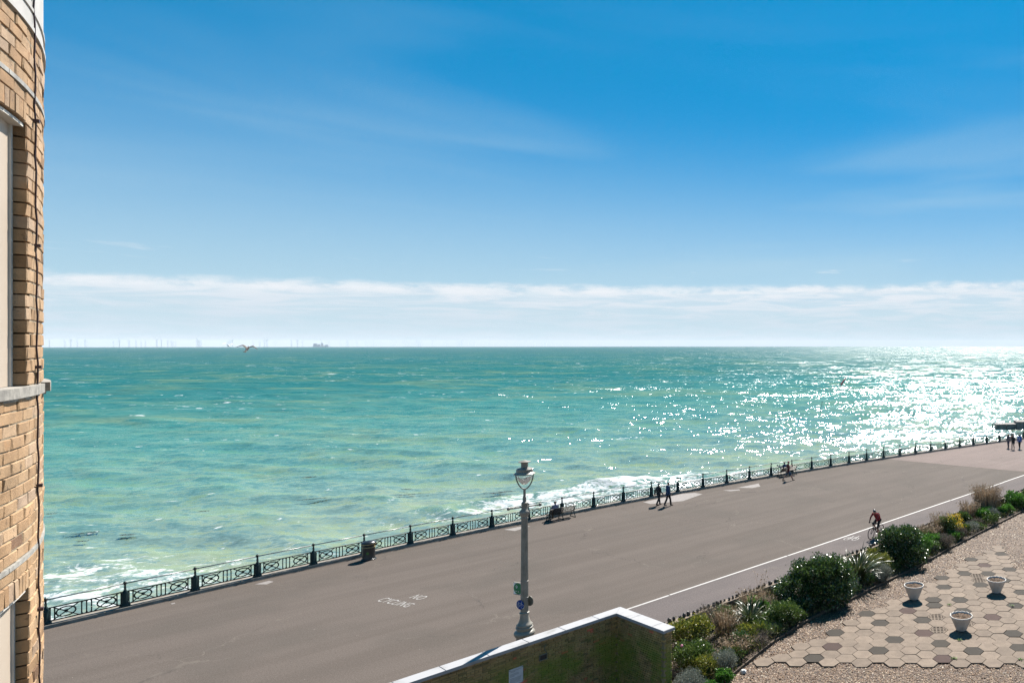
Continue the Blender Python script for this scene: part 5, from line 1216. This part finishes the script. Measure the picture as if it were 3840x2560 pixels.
def lobed(R, H, k, seed, flat=1.0, spread=.55):
    rs = random.Random(seed); out = [(0, 0, H*.42, R*.72, R*.72*flat, H*.50)]
    for i in range(k):
        a = 2*math.pi*i/k+rs.uniform(-.4, .4); q = R*spread*rs.uniform(.7, 1.1); out.append((q*math.cos(a), q*math.sin(a)*flat, H*rs.uniform(.28, .62), R*rs.uniform(.36, .52), R*rs.uniform(.36, .52)*flat, H*rs.uniform(.28, .40)))
    return out
S_ = shrub
bigl = [(0, 0, .85, 1.25, .95, 1.0), (-.85, -.35, .65, .80, .75, .78), (.75, .3, .95, .85, .8, 1.0), (.25, .3, 1.35, .85, .65, .70), (-.45, .1, 1.2, .80, .65, .70), (1.05, .45, .7, .60, .60, .85), (.25, -.65, .50, .95, .55, .60), (1.0, -.1, .45, .6, .6, .6)]
S_('evergreen_shrub', 'large rounded glossy dark evergreen shrub overhanging the flint wall, nearest of two', -2.95, 32.05, bigl, 21000, 'gloss', .10, .032, 1, shell=(.60, 1.03), twigs=16)
S_('evergreen_shrub', 'large glossy dark evergreen shrub beside the cyclist', .95, 37.95, [(0, 0, .95, .95, .8, .9), (-.45, -.1, 1.25, .7, .6, .65), (.35, .25, 1.3, .7, .6, .62), (.75, -.25, .55, .62, .6, .55), (-.55, -.35, .6, .65, .6, .65), (.2, -.6, .45, .8, .55, .55)], 16000, 'gloss', .10, .032, 2, shell=(.6, 1.03), twigs=14)
S_('laurel_shrub', 'low glossy shrub with small bright leaves at the foot of the first large evergreen', -4.05, 29.65, lobed(.78, 1.05, 5, 3), 4420, 'mid', .075, .024, 3)
S_('laurel_shrub', 'small dark green shrub tucked under the first large evergreen', -3.95, 31.0, lobed(.55, .75, 4, 4), 2890, 'gloss', .07, .024, 4)
S_('yellow_green_shrub', 'yellow-green leafy shrub right beside the end of the brick garden wall', -7.35, 27.35, lobed(.85, 1.25, 5, 5), 6120, 'yellow', .075, .024, 5)
S_('rose_bush', 'leafy green rose bush with a pink bloom beside the brick garden wall end', -6.75, 25.55, lobed(.80, 1.1, 5, 6), 5780, 'mid', .07, .024, 6)
S_('rose_bush', 'green bush with pale stems at the bottom of the planted bed', -6.25, 25.0, lobed(.62, .8, 4, 16), 3400, 'yellow', .065, .022, 16)
S_('lavender', 'rounded silver-grey lavender cushion at the corner of the bed beside a white stone', -5.55, 25.35, lobed(.55, .85, 4, 7), 5780, 'silver', .075, .006, 7, up=.7)
S_('lavender', 'silver-grey lavender at the very bottom of the photo by the brick wall', -6.35, 23.75, lobed(.62, .85, 4, 8), 5780, 'silver', .075, .006, 8, up=.7)
S_('leafy_plant', 'bright green leafy plant in front of the corner lavender', -5.42, 24.55, lobed(.38, .5, 3, 9), 1530, 'bright', .07, .026, 9)
S_('leafy_plant', 'bright green sprig between two lavenders near the bottom edge', -5.75, 23.7, lobed(.38, .45, 3, 10), 1530, 'bright', .075, .026, 10)
S_('light_green_shrub', 'pale green small-leaved shrub behind a lavender mound', -.25, 36.1, lobed(.72, 1.15, 4, 11), 4760, 'yellow', .06, .02, 11)
S_('lavender', 'silver-grey lavender mound beside the strap-leaved plant', -.02, 35.1, lobed(.55, .85, 4, 12), 5780, 'silver', .08, .006, 12, up=.7)
S_('leafy_plant', 'bright green bush just right of the evergreen beside the cyclist', 2.05, 39.35, lobed(.68, 1.25, 4, 13), 3910, 'bright', .085, .03, 13)
S_('leafy_plant', 'bright green clump under dry stems by the flint wall', 2.95, 41.1, lobed(.60, .75, 4, 14), 2550, 'bright', .08, .03, 14)
S_('lavender', 'grey twiggy lavender between bright green clumps', 2.75, 39.95, lobed(.42, .6, 3, 15), 3060, 'silver', .08, .006, 15, up=.7)
S_('twiggy_shrub', 'brown-grey twiggy low shrub at the bed edge', 3.55, 40.9, lobed(.55, .72, 4, 17), 3740, 'greytwig', .10, .006, 17, up=.5)
S_('flowering_shrub', 'shrub with yellow flowers leaning on the flint wall', 4.0, 43.3, lobed(.62, 1.35, 4, 18), 3230, 'mid', .08, .026, 18, extra=[('flowers', 700, 'flower', .06, .022, [(.35, -.1, .95, .45, .4, .45), (.55, -.3, .6, .3, .3, .35)], (.8, 1.05))])
S_('twiggy_shrub', 'grey twiggy mound below the yellow flowers', 4.55, 42.85, lobed(.52, .72, 4, 19), 3740, 'greytwig', .10, .006, 19, up=.5)
S_('leafy_plant', 'small green plant at the end of the yellow flowers', 5.0, 43.9, lobed(.40, .62, 3, 20), 1360, 'mid', .08, .028, 20)
S_('leafy_plant', 'bright green low plant under the tall tan grass', 6.55, 47.2, lobed(.55, .8, 3, 21), 2210, 'bright', .09, .032, 21)
S_('lavender', 'grey lavender under the tall tan grass', 7.35, 47.85, lobed(.55, .72, 4, 22), 4080, 'silver', .09, .007, 22, up=.6)
S_('leafy_plant', 'green low plant nearest the bright shrub at the right edge', 8.0, 48.6, lobed(.42, .65, 3, 23), 1530, 'bright', .09, .032, 23)
S_('leafy_plant', 'bright green shrub at the right edge of the photo', 9.45, 50.9, lobed(.85, 1.15, 5, 24), 4420, 'bright', .095, .034, 24)
S_('leafy_plant', 'dark green shrub past the right edge of the bed', 10.9, 52.6, lobed(.8, 1.0, 4, 25), 2720, 'mid', .095, .034, 25)
S_('laurel_shrub', 'dark low ground cover between the bronze strap plant and the bed edging', -4.75, 28.75, lobed(.70, .55, 5, 51, spread=.8), 2600, 'mid', .07, .022, 51)
S_('twiggy_shrub', 'dead brown twiggy mound at the edge of the bed below the bronze strap plant', -4.95, 27.9, lobed(.62, .50, 5, 52, spread=.8), 2600, 'greytwig', .11, .007, 52, up=.4)
S_('laurel_shrub', 'dark low foliage filling the bed between two large evergreens', -1.9, 33.4, lobed(.75, .55, 5, 53, spread=.8), 2400, 'gloss', .075, .024, 53)
S_('laurel_shrub', 'dark leafy skirt at the foot of the evergreen beside the cyclist', 1.55, 38.1, lobed(.62, .62, 4, 54), 2400, 'gloss', .08, .026, 54)
S_('twiggy_shrub', 'brown dead growth against the flint wall above the yellow-green shrub', -7.0, 29.6, lobed(.75, .75, 5, 55, spread=.8), 2600, 'greytwig', .12, .007, 55, up=.6)
S_('twiggy_shrub', 'brown low growth beside the grey lavender under the tan grass', 5.75, 45.9, lobed(.62, .45, 4, 56, spread=.9), 1800, 'greytwig', .11, .007, 56)
S_('leafy_plant', 'low green spreading plant along the edging before the tan grass', 6.0, 45.2, lobed(.45, .40, 4, 57, spread=.9), 900, 'mid', .08, .028, 57)
# tangled low growth over the whole bed
LM['olive'] = palette('olive_brown_growth', [(0, (.035, .028, .012)), (.35, (.075, .06, .022)), (.65, (.06, .085, .02)), (.9, (.11, .12, .035)), (1, (.20, .16, .08))], .6, .3, trans=.25)
def ground_cover(n):
    r2 = np.random.default_rng(77); BW = [(-8.9, 26.3)]+WALL[1:]; q = r2.random(n)*.86+.02; f_ = r2.random(n)
    e = np.array([lerp_poly(EDGE, a) for a in q]); w = np.array([lerp_poly(BW, a) for a in q]); b = e*(1-f_)[:, None]+w*f_[:, None]
    cl = .5+.5*np.sin(b[:, 0]*3.1+1.7*np.sin(b[:, 1]*2.3)); z = GZ+.10+r2.random(n)**1.6*(.12+.38*cl)
    P0 = np.c_[b, z]; ax = r2.normal(0, .7, (n, 3)); ax[:, 2] = np.abs(ax[:, 2])+.5; ax /= np.linalg.norm(ax, axis=1)[:, None]; sd_ = np.cross(ax, r2.normal(size=(n, 3))); sd_ /= np.linalg.norm(sd_, axis=1)[:, None]
    l = r2.uniform(.05, .20, n)[:, None]; wd = np.where(r2.random(n) < .5, .006, .022)[:, None]
    V = np.stack([P0, P0+ax*l*.5+sd_*wd, P0+ax*l, P0+ax*l*.5-sd_*wd], 1).reshape(-1, 3); k = np.arange(n)*4
    o = link(bpy.data.objects.new('ground_cover', np_mesh('ground_cover', V, np.stack([k, k+1, k+2, k+3], -1), LM['olive']))); tag(o, 'tangled olive and brown ground cover in the planted bed', 'ground cover', kind='stuff')
ground_cover(30000)
rs6 = random.Random(66); kinds = ['mid', 'gloss', 'yellow', 'silver', 'bright', 'mid', 'gloss', 'bright', 'mid', 'silver', 'gloss', 'mid', 'yellow', 'bright', 'mid', 'greytwig', 'bright', 'silver', 'mid', 'bright', 'gloss', 'mid']
word = {'mid': 'low green leafy clump', 'gloss': 'low dark glossy clump', 'yellow': 'low yellow-green clump', 'silver': 'low silver-grey clump', 'bright': 'low bright green clump', 'greytwig': 'low brown twiggy clump'}
def ordw(k): return f"{k}{'th' if 10 <= k % 100 <= 20 else {1: 'st', 2: 'nd', 3: 'rd'}.get(k % 10, 'th')}"
for k, kd in enumerate(kinds):
    q = .13+.70*(k+.5)/len(kinds); e_, w_ = lerp_poly(EDGE, q), lerp_poly(WALL, q); f_ = rs6.uniform(.14, .30); R_ = rs6.uniform(.42, .60); H_ = rs6.uniform(.42, .72)
    thin = kd in ('silver', 'greytwig')
    S_('bedding_clump', f'{word[kd]} along the timber edging, {ordw(k+1)} clump from the brick garden wall', e_[0]*(1-f_)+w_[0]*f_, e_[1]*(1-f_)+w_[1]*f_, lobed(R_, H_, 5, 200+k, spread=.75), 1500 if not thin else 2200, kd, .085, .007 if thin else .028, 200+k, cat='plant', group='low clumps along the bed edging', twigs=4)
for k, kd in enumerate(['mid', 'bright', 'gloss', 'yellow', 'mid', 'bright', 'mid', 'bright', 'mid', 'bright']):
    q = [.20, .27, .335, .47, .585, .635, .675, .715, .765, .82][k]; e_, w_ = lerp_poly(EDGE, q), lerp_poly(WALL, q); f_ = rs6.uniform(.58, .70); R_ = rs6.uniform(.48, .66); H_ = rs6.uniform(.65, .95)
    S_('wall_shrub', {'mid': 'mid-green', 'bright': 'bright green', 'gloss': 'dark glossy', 'yellow': 'yellow-green'}[kd]+f' shrub against the flint-topped wall, {ordw(k+1)} from the brick garden wall', e_[0]*(1-f_)+w_[0]*f_, e_[1]*(1-f_)+w_[1]*f_, lobed(R_, H_, 5, 300+k), 2300, kd, .085, .028, 300+k, group='shrubs against the flint-topped wall', twigs=6)
g = G(); g.ball((0, 0, 0), .05, 8, 6); pk = bpy.data.objects.new('rose_bloom', g.mesh('rose_bloom', mat('pink', (.55, .18, .30), None, 20, .6), True)); pk.location = (-.28, -.35, .98); link(pk, [o for o in bpy.data.objects if o.name == 'rose_bush'][0])
def stalks(name, label, x, y, R, H, n, seed, kind='straw', w=.006, head=True, lean=.25, cat='grass', flat=.7):
    root = empty(name, (x, y, GZ+.08), 0, label, cat, 'dry grasses in the planted bed'); rs = np.random.default_rng(seed); V = []; F = []; HV = []
    for k in range(n):
        a = rs.uniform(0, 6.28); q = R*.6*math.sqrt(rs.random()); b0 = np.array([q*math.cos(a), q*math.sin(a)*flat, 0]); hh = H*rs.uniform(.5, 1.08); dr = np.array([math.cos(a)*lean, math.sin(a)*lean, 0])*hh*rs.uniform(.3, 1.6)+rs.normal(0, .06, 3)*[1, 1, 0]
        sd_ = np.array([math.cos(a+1.57), math.sin(a+1.57), 0])*w*rs.uniform(.6, 1.5); p1 = b0+dr*.35+[0, 0, hh*.55]; p2 = b0+dr+[0, 0, hh]; b = len(V)
        V += [b0-sd_, b0+sd_, p1-sd_, p1+sd_, p2-sd_*.4, p2+sd_*.4]; F += [(b, b+1, b+3, b+2), (b+2, b+3, b+5, b+4)]
        if head:
            for q_ in range(4):
                c_ = p2-(p2-p1)*rs.uniform(0, .35); e = rs.normal(0, 1, 3)*.045; s2 = rs.normal(0, 1, 3)*.012; HV.append((c_, c_+e*.5+s2, c_+e, c_+e*.5-s2))
    link(bpy.data.objects.new('stalks', np_mesh('stalks', V, F, LM[kind])), root)
    if HV:
        hv = np.array(HV).reshape(-1, 3); f_ = np.arange(len(hv)).reshape(-1, 4); link(bpy.data.objects.new('seed_heads', np_mesh('seed_heads', hv, f_, LM[kind])), root)
    return root
stalks('dry_grass', 'dry brown stems between the yellow-green shrub and the strap-leaved plant', -6.25, 28.45, .55, 1.15, 260, 31)
stalks('dry_grass', 'low tangle of dry straw on the gravel side of the bed corner', -5.45, 26.7, .5, .65, 260, 32, lean=.5)
stalks('dry_grass', 'dry brown seed stems against the flint wall near the first large evergreen', -5.55, 30.9, .7, .95, 360, 33, lean=.3)
stalks('dry_grass', 'dry reeds leaning on the flint wall right of the cyclist', 2.75, 42.5, .9, .9, 260, 34)
stalks('dry_grass', 'tall feathery tan grass standing above the flint wall', 7.15, 49.7, 1.25, 1.75, 1100, 35, w=.009)
stalks('dry_grass', 'shorter tan grass left of the tall feathery grass', 5.7, 47.6, .8, 1.15, 420, 36, w=.008)
stalks('dry_grass', 'single thin dry stem rising over the first large evergreen', -1.75, 34.0, .15, 1.9, 7, 37, head=False, lean=.05)
stalks('dry_grass', 'thin dry umbel stem rising before the cycle lane by the first evergreen', -5.4, 32.2, .25, 1.45, 16, 38, lean=.12)
stalks('dry_grass', 'dry straw mixed into the yellow flowering shrub', 3.5, 43.6, .7, 1.3, 320, 39)
def strap(name, label, x, y, n, H, seed, kind='strap', wd=.028):
    root = empty(name, (x, y, GZ+.08), 0, label, 'plant', 'strap-leaved plants in the planted bed'); rs = random.Random(seed); mes = []
    for v_ in range(8):
        L = H*rs.uniform(.75, 1.15); arch = rs.uniform(.5, 1.5); g = G(); v = []; z = 0; yy = 0; ang = math.radians(rs.uniform(72, 86)); N = 8
        for i in range(N+1):
            w = wd*(1-(i/N)**2.2)+.002; v += [(-w, yy+w*.0, z+w*.35), (0, yy, z), (w, yy, z+w*.35)]; yy += L/N*math.cos(ang); z += L/N*math.sin(ang); ang -= arch*.22*(i/N+.35)
        g.add(v, [(3*i+k, 3*i+k+1, 3*i+k+4, 3*i+k+3) for i in range(N) for k in range(2)]); mes.append(g.mesh('leaf', LM[kind], True))
    for k in range(n):
        a = 2*math.pi*k/n*7.3; inst('leaf', rs.choice(mes), root, (.10*math.cos(a)*rs.random(), .10*math.sin(a)*rs.random(), 0), (rs.uniform(-.45, .05), rs.uniform(-.15, .15), a+rs.uniform(-.3, .3)), (rs.uniform(.8, 1.2),)*3)
    return root
strap('strap_leaved_plant', 'clump of arching glossy strap leaves between two large evergreens', -1.15, 34.75, 150, 1.75, 41, wd=.036)
strap('strap_leaved_plant', 'second arching strap-leaf clump just behind the first', -1.75, 35.05, 90, 1.55, 42, wd=.034)
strap('strap_leaved_plant', 'upright bronze strap-leaved plant among dry stems left of the first large evergreen', -5.40, 29.35, 70, 1.45, 43, wd=.03)
o = inst('white_stone', rock(77, .13, .11, .09), None, (-4.92, 25.45, GZ+.06)); o.data.materials.clear(); o.data.materials.append(mat('white_rock', (.55, .54, .52), (.42, .41, .39), 8, .8)); tag(o, 'white stone beside the corner lavender', 'stone')
o = inst('white_stone', rock(78, .17, .13, .17), None, (-2.05, 33.25, GZ+.16)); o.data.materials.clear(); o.data.materials.append(mat('grey_rock', (.36, .37, .40), (.28, .29, .31), 8, .8)); tag(o, 'pale grey stone at the foot of the strap-leaved clump', 'stone')

# ---- out at sea
def sea_z(x, y): return SEA_Z-(x*x+y*y)/(2*R_EARTH)
g = G(); v = [(22.6, 143.2), (26.6, 143.6), (60, 146.5), (60, 149.5), (26.6, 146.6), (22.6, 146.2)]
gro = empty('groyne', (30, 145, SEA_Z), 0, 'low dark concrete groyne running into the surf at the right edge', 'groyne')
g = G(); g.prism([(x-30, y-145) for x, y in v], -2.0, .72); g.obj('wall', M['groyne'], gro)
g = G(); g.prism([(x-30, y-145) for x, y in [(26.7, 143.3), (60, 146.2), (60, 149.7), (26.7, 146.8)]], -2.0, 1.22); g.obj('raised_section', M['groyne'], gro)
for x, y, lab in ((22.0, 144.0, 'short dark marker post at the seaward end of the groyne'), (24.2, 140.5, 'short dark marker post in the surf in front of the groyne')):
    o = empty('marker_post', (x, y, SEA_Z), 0, lab, 'post'); g = G(); g.tube([(0, 0, -1.5), (0, 0, .65)], .10, 8); g.obj('shaft', M['dark'], o); g = G(); g.lathe([(.18, .65), (.18, .85), (.05, .95)], 8); g.obj('cap', M['dark'], o)
o = empty('marker_pole', (-15.3, 176, SEA_Z), 0, 'thin dark leaning pole standing in the glittering water', 'pole'); g = G(); g.tube([(0, 0, -1), (.25, 0, 1.2), (.52, 0, 2.6)], .045, 6); g.obj('shaft', M['dark'], o); g = G(); g.box((.55, 0, 2.62), (.35, .08, .10)); g.obj('topmark', M['dark'], o)
# windsurfer
ws = empty('windsurf_board', (-16.3, 284, SEA_Z+.1), math.radians(20), 'windsurf board with leaning red sail far out in the glitter', 'windsurfer')
g = G(); g.tube([(-1.3, 0, 0), (-.9, 0, .02), (0, 0, .03), (.9, 0, .04), (1.3, 0, .12)], [.05, .22, .30, .22, .04], 8); g.v = [(x, y, .05+z*.35) for x, y, z in g.v]; g.obj('board', M['sign_white'], ws, True)
g = G(); g.tube([(.1, 0, .1), (1.1, .15, 1.9), (2.3, .3, 3.7)], .035, 6); g.obj('mast', M['dark'], ws)
g = G(); v = []
for i in range(9):
    q = i/8; mx, mz = .15+2.15*q, .45+3.2*q; w = 1.15*math.sin(math.pi*min(1, .18+q*.82))**.7+.05
    for j in range(4): v.append((mx-w*.35*j/3, .1+.3*q+w*.9*j/3, mz-.10*j/3))
g.add(v, [(i*4+j, i*4+j+1, (i+1)*4+j+1, (i+1)*4+j) for i in range(8) for j in range(3)]); q = g.obj('sail', mat('red_sail', (.50, .035, .035), (.38, .02, .02), 1, .5), ws, True); md = q.modifiers.new('solid', 'SOLIDIFY'); md.thickness = .01
g = G(); g.tube([(.55, .1, 1.35), (.3, .8, 1.3), (.1, 1.3, 1.3)], .025, 5); g.obj('boom', M['dark'], ws)
J = walker(1.75, .18, 0, 1); J['wrL'] = (-.25, .55, 1.35); J['elL'] = (-.24, .28, 1.25); J['wrR'] = (.25, .55, 1.35); J['elR'] = (.24, .28, 1.25)
o, h, fw, s_ = body('windsurfer in dark wetsuit standing on the board behind the red sail', (-16.55, 284, SEA_Z+.15), math.radians(-60), J, {'top': cloth('wetsuit', (.02, .022, .03)), 'leg': cloth('wetsuit2', (.02, .022, .03)), 'shoe': M['skin']}, {}, voxel=.02)
cap_shell('hair', o, h, fw, s_, HAIR('dk3', (.04, .03, .02)), .095)
# gulls
def gull(label, loc, rz, m, span, bank, pitch=.5, sweep=.18):
    g = G(); N = 10
    g.tube([(0, -.30, .0), (0, -.22, .0), (0, -.05, -.01), (0, .12, 0), (0, .20, .02), (0, .25, .03), (0, .31, .015)], [.018, .035, .075, .065, .045, .036, .010], 10)
    g.add([(-.03, -.25, 0), (.03, -.25, 0), (.09, -.42, .0), (-.09, -.42, 0), (-.03, -.25, .02), (.03, -.25, .02), (.09, -.42, .016), (-.09, -.42, .016)], [(0, 1, 2, 3), (7, 6, 5, 4), (0, 4, 5, 1), (1, 5, 6, 2), (2, 6, 7, 3), (3, 7, 4, 0)])
    for s_ in (-1, 1):
        v = []
        for i in range(N+1):
            q = i/N; x = s_*span/2*q; z = .02+.16*math.sin(min(1, q*1.7)*math.pi/2)-.20*max(0, q-.45)**1.1; y = .06+.10*math.sin(q*math.pi*.9)-sweep*max(0, q-.4)*1.6; c_ = .125*(1-q**2.4)+.02; t_ = .02*(1-q)+.010
            v += [(x, y+c_*.5, z), (x, y, z+t_), (x, y-c_, z), (x, y, z-t_)]
        f = [(4*i+k, 4*i+(k+1) % 4, 4*(i+1)+(k+1) % 4, 4*(i+1)+k) for i in range(N) for k in range(4)]+[(3, 2, 1, 0), (4*N, 4*N+1, 4*N+2, 4*N+3)]; g.add(v, f)
    me = remesh(g, 'gull', .009, 2); me.materials.append(m); o = bpy.data.objects.new('gull', me); o.location = loc; o.rotation_euler = (pitch, bank, rz); link(o); tag(o, label, 'bird', 'gulls over the sea'); 
    g = G(); g.tube([(0, .30, .015), (0, .36, .0)], [.010, .003], 6); g.obj('beak', M['gold'], o); return o
gull('brown and white gull gliding low just under the horizon', (-41.48, 47.0, 11.74), math.radians(25), M['gull_w'], 1.15, .12, .55)
gull('pale gull gliding right on the horizon line behind the darker gull', (-54.5, 60.0, 11.93), math.radians(60), M['gull_p'], 1.0, .10, .1)
# wind farm
TURBINES = [(-10325, 8922), (-10889, 9589), (-9181, 8143), (-11954, 10688), (-9631, 8695), (-12528, 11337), (-11782, 11032), (-9217, 8695), (-10037, 9589), (-10229, 9865), (-11007, 10688), (-11295, 11032), (-8374, 8308), (-9135, 9120), (-10034, 10108), (-11203, 11337), (-11173, 11337), (-12287, 12512), (-8073, 8479), (-9509, 10010), (-9731, 10260), (-10788, 11400), (-10366, 11400), (-9684, 10688), (-8537, 9456), (-10672, 12214), (-9245, 10688), (-8388, 9771), (-7662, 8961), (-10290, 12214), (-8776, 10688), (-8133, 10010), (-9841, 12214), (-9797, 12745), (-11116, 14763), (-8296, 11152), (-10147, 13680), (-8705, 11930), (-9145, 12745), (-10460, 14763), (-9637, 13680), (-9525, 13680), (-8687, 12745), (-9245, 13680), (-7931, 11930), (-8420, 12745), (-8976, 13680), (-7213, 11152), (-8803, 13680), (-9457, 14763), (-7450, 11930), (-9738, 16031), (-7708, 12745), (-8713, 14763), (-7481, 12745), (-6959, 11930), (-9446, 16416), (-8361, 14657), (-7479, 13239), (-9111, 16416), (-8038, 14657), (-10087, 18655), (-8749, 16416), (-6932, 13239), (-9685, 18655), (-8351, 16416), (-9439, 18655), (-6553, 13239), (-7077, 14657), (-7736, 16416), (-6185, 13239), (-8585, 18655), (-8482, 18655), (-6512, 14657), (-7139, 16416), (-6976, 16416), (-7557, 18655), (-6506, 16416), (-7249, 18655)]
def turb(kind):
    g = G(); out = {}
    g.tube([(0, 0, -15), (0, 0, 20), (0, 0, 80)], [3.4, 3.0, 1.9], 8); out['tower'] = g.mesh('tower', M['mast'])
    g = G(); g.box((0, 1.5, 81.5), (4, 11, 4.2)); out['nacelle'] = g.mesh('nacelle', M['mast'])
    g = G(); g.tube([(0, 0, 1), (0, 0, 14), (0, 0, 40), (0, 0, 55)], [1.2, 2.3, 1.2, .35], 6); g.v = [(x, y*.35, z) for x, y, z in g.v]; out['blade'] = g.mesh('blade', M['mast']); return out
tb = turb(0); rs_ = random.Random(4)
def ordn(k): return f"{k}{'th' if 10 <= k % 100 <= 20 else {1:'st',2:'nd',3:'rd'}.get(k % 10,'th')}"
for k, (Xd, Yd) in enumerate(TURBINES):
    zb = sea_z(Xd, Yd)
    o = empty('wind_turbine', (Xd, Yd, zb), math.atan2(Xd, -Yd)*0+math.radians(rs_.gauss(-25, 6)), f'pale offshore wind turbine on the horizon, {ordn(k+1)} counting from the brick building', 'turbine', 'offshore wind farm on the horizon')
    inst('tower', tb['tower'], o); inst('nacelle', tb['nacelle'], o); a0 = rs_.uniform(0, 2.09)
    for q in range(3): inst('blade', tb['blade'], o, (0, -5.0, 82), (0, a0+q*2.0944, 0))
# crane ship
Yd = 8800; Xd = -6877; sh = empty('crane_ship', (Xd, Yd, sea_z(Xd, Yd)), math.radians(38), 'grey installation ship with a leaning crane on the horizon', 'ship')
g = G(); g.prism([(-70, -16), (60, -16), (82, 0), (60, 16), (-70, 16)], -4, 14); g.obj('hull', M['ship'], sh)
g = G(); g.box((-45, 0, 28), (38, 26, 28)); g.box((-10, 0, 24), (26, 24, 20)); g.box((18, 0, 30), (14, 20, 32)); g.obj('superstructure', M['ship'], sh)
g = G(); g.tube([(28, 0, 14), (10, 0, 70), (2, 0, 98)], [3.2, 2.2, 1.2], 6); g.tube([(28, 0, 14), (28, 0, 45)], 4, 6); g.obj('crane', M['ship'], sh)
g = G(); g.box((62, 0, 20), (30, 20, 14)); g.obj('deck_house', M['ship'], sh)
Yd = 4200; Xd = -1465; sb = empty('sailing_boat', (Xd, Yd, sea_z(Xd, Yd)), 0.4, 'tiny sailing boat on the horizon', 'boat')
g = G(); g.prism([(-5, -1.2), (3, -1.4), (6, 0), (3, 1.4), (-5, 1.2)], -.3, 1.2); g.obj('hull', M['sign_white'], sb)
g = G(); g.tube([(0, 0, 1), (0, 0, 13)], .12, 5); g.obj('mast', M['dark'], sb)
for nm, tri in (('mainsail', [(-.2, 0, 2.2), (-4.4, .4, 2.4), (-.2, 0, 12.6)]), ('jib', [(5.2, 0, 1.4), (.3, .3, 2.0), (.3, 0, 10.5)])):
    g = G(); g.add(tri, [(0, 1, 2)]); q = g.obj(nm, M['ship'], sb); md = q.modifiers.new('solid', 'SOLIDIFY'); md.thickness = .05
# drifting seaweed
sw = G(); rs = random.Random(9)
M['weed_sea'] = mat('seaweed', (.022, .036, .032), (.04, .042, .028), 1.5, .5)
def weed(x, y, L, W2, ang):
    ca, sa_ = math.cos(ang), math.sin(ang)
    for k in range(int(L*16)):
        a = rs.gauss(0, L*.13); b = rs.gauss(0, W2*.33)+.25*W2*math.sin(a*1.7); l = rs.uniform(.08, .34); w = rs.uniform(.02, .06); th = ang+rs.gauss(0, .5); c1, s1 = math.cos(th), math.sin(th)
        cx, cy = x+a*ca-b*sa_, y+a*sa_+b*ca; z = SEA_Z+.22+rs.uniform(-.02, .03)
        sw.add([(cx-c1*l, cy-s1*l, z), (cx-s1*w, cy+c1*w, z+.01), (cx+c1*l, cy+s1*l, z), (cx+s1*w, cy-c1*w, z+.01)], [(0, 1, 2, 3)])
for wx, wy, L in ((-80.2, 69.5, 2), (-69.0, 62.4, 3), (-66.5, 59.8, 1.6), (-64.8, 61.8, 3), (-60.4, 76.1, 5), (-70.8, 88.9, 4), (-51.5, 78.5, 4), (-53.8, 81.2, 3), (-42.6, 79.2, 6), (-41.8, 80.0, 4), (-66.6, 70.5, 2)):
    weed(wx, wy, L*rs.uniform(.8, 1.2), .22+.03*L, rs.uniform(-.1, .5))
tag(sw.obj('drifting_seaweed', M['weed_sea']), 'dark strips of seaweed drifting in the shallows', 'seaweed', kind='stuff')

# ---- sea air: thin even haze
hm_ = bpy.data.materials.new('haze_air'); hm_.use_nodes = True; t = NT(hm_.node_tree)
pv = t.n('ShaderNodeVolumePrincipled'); pv.inputs['Color'].default_value = (0.86, 0.93, 1.0, 1); pv.inputs['Density'].default_value = 4.4e-5; pv.inputs['Anisotropy'].default_value = 0.0
t.L(pv.outputs[0], t.n('ShaderNodeOutputMaterial').inputs['Volume'])
g = G(); g.box((-4000, 11500, 55), (40000, 29000, 210)); tag(g.obj('haze', hm_), 'thin pale sea haze', 'haze', kind='stuff')
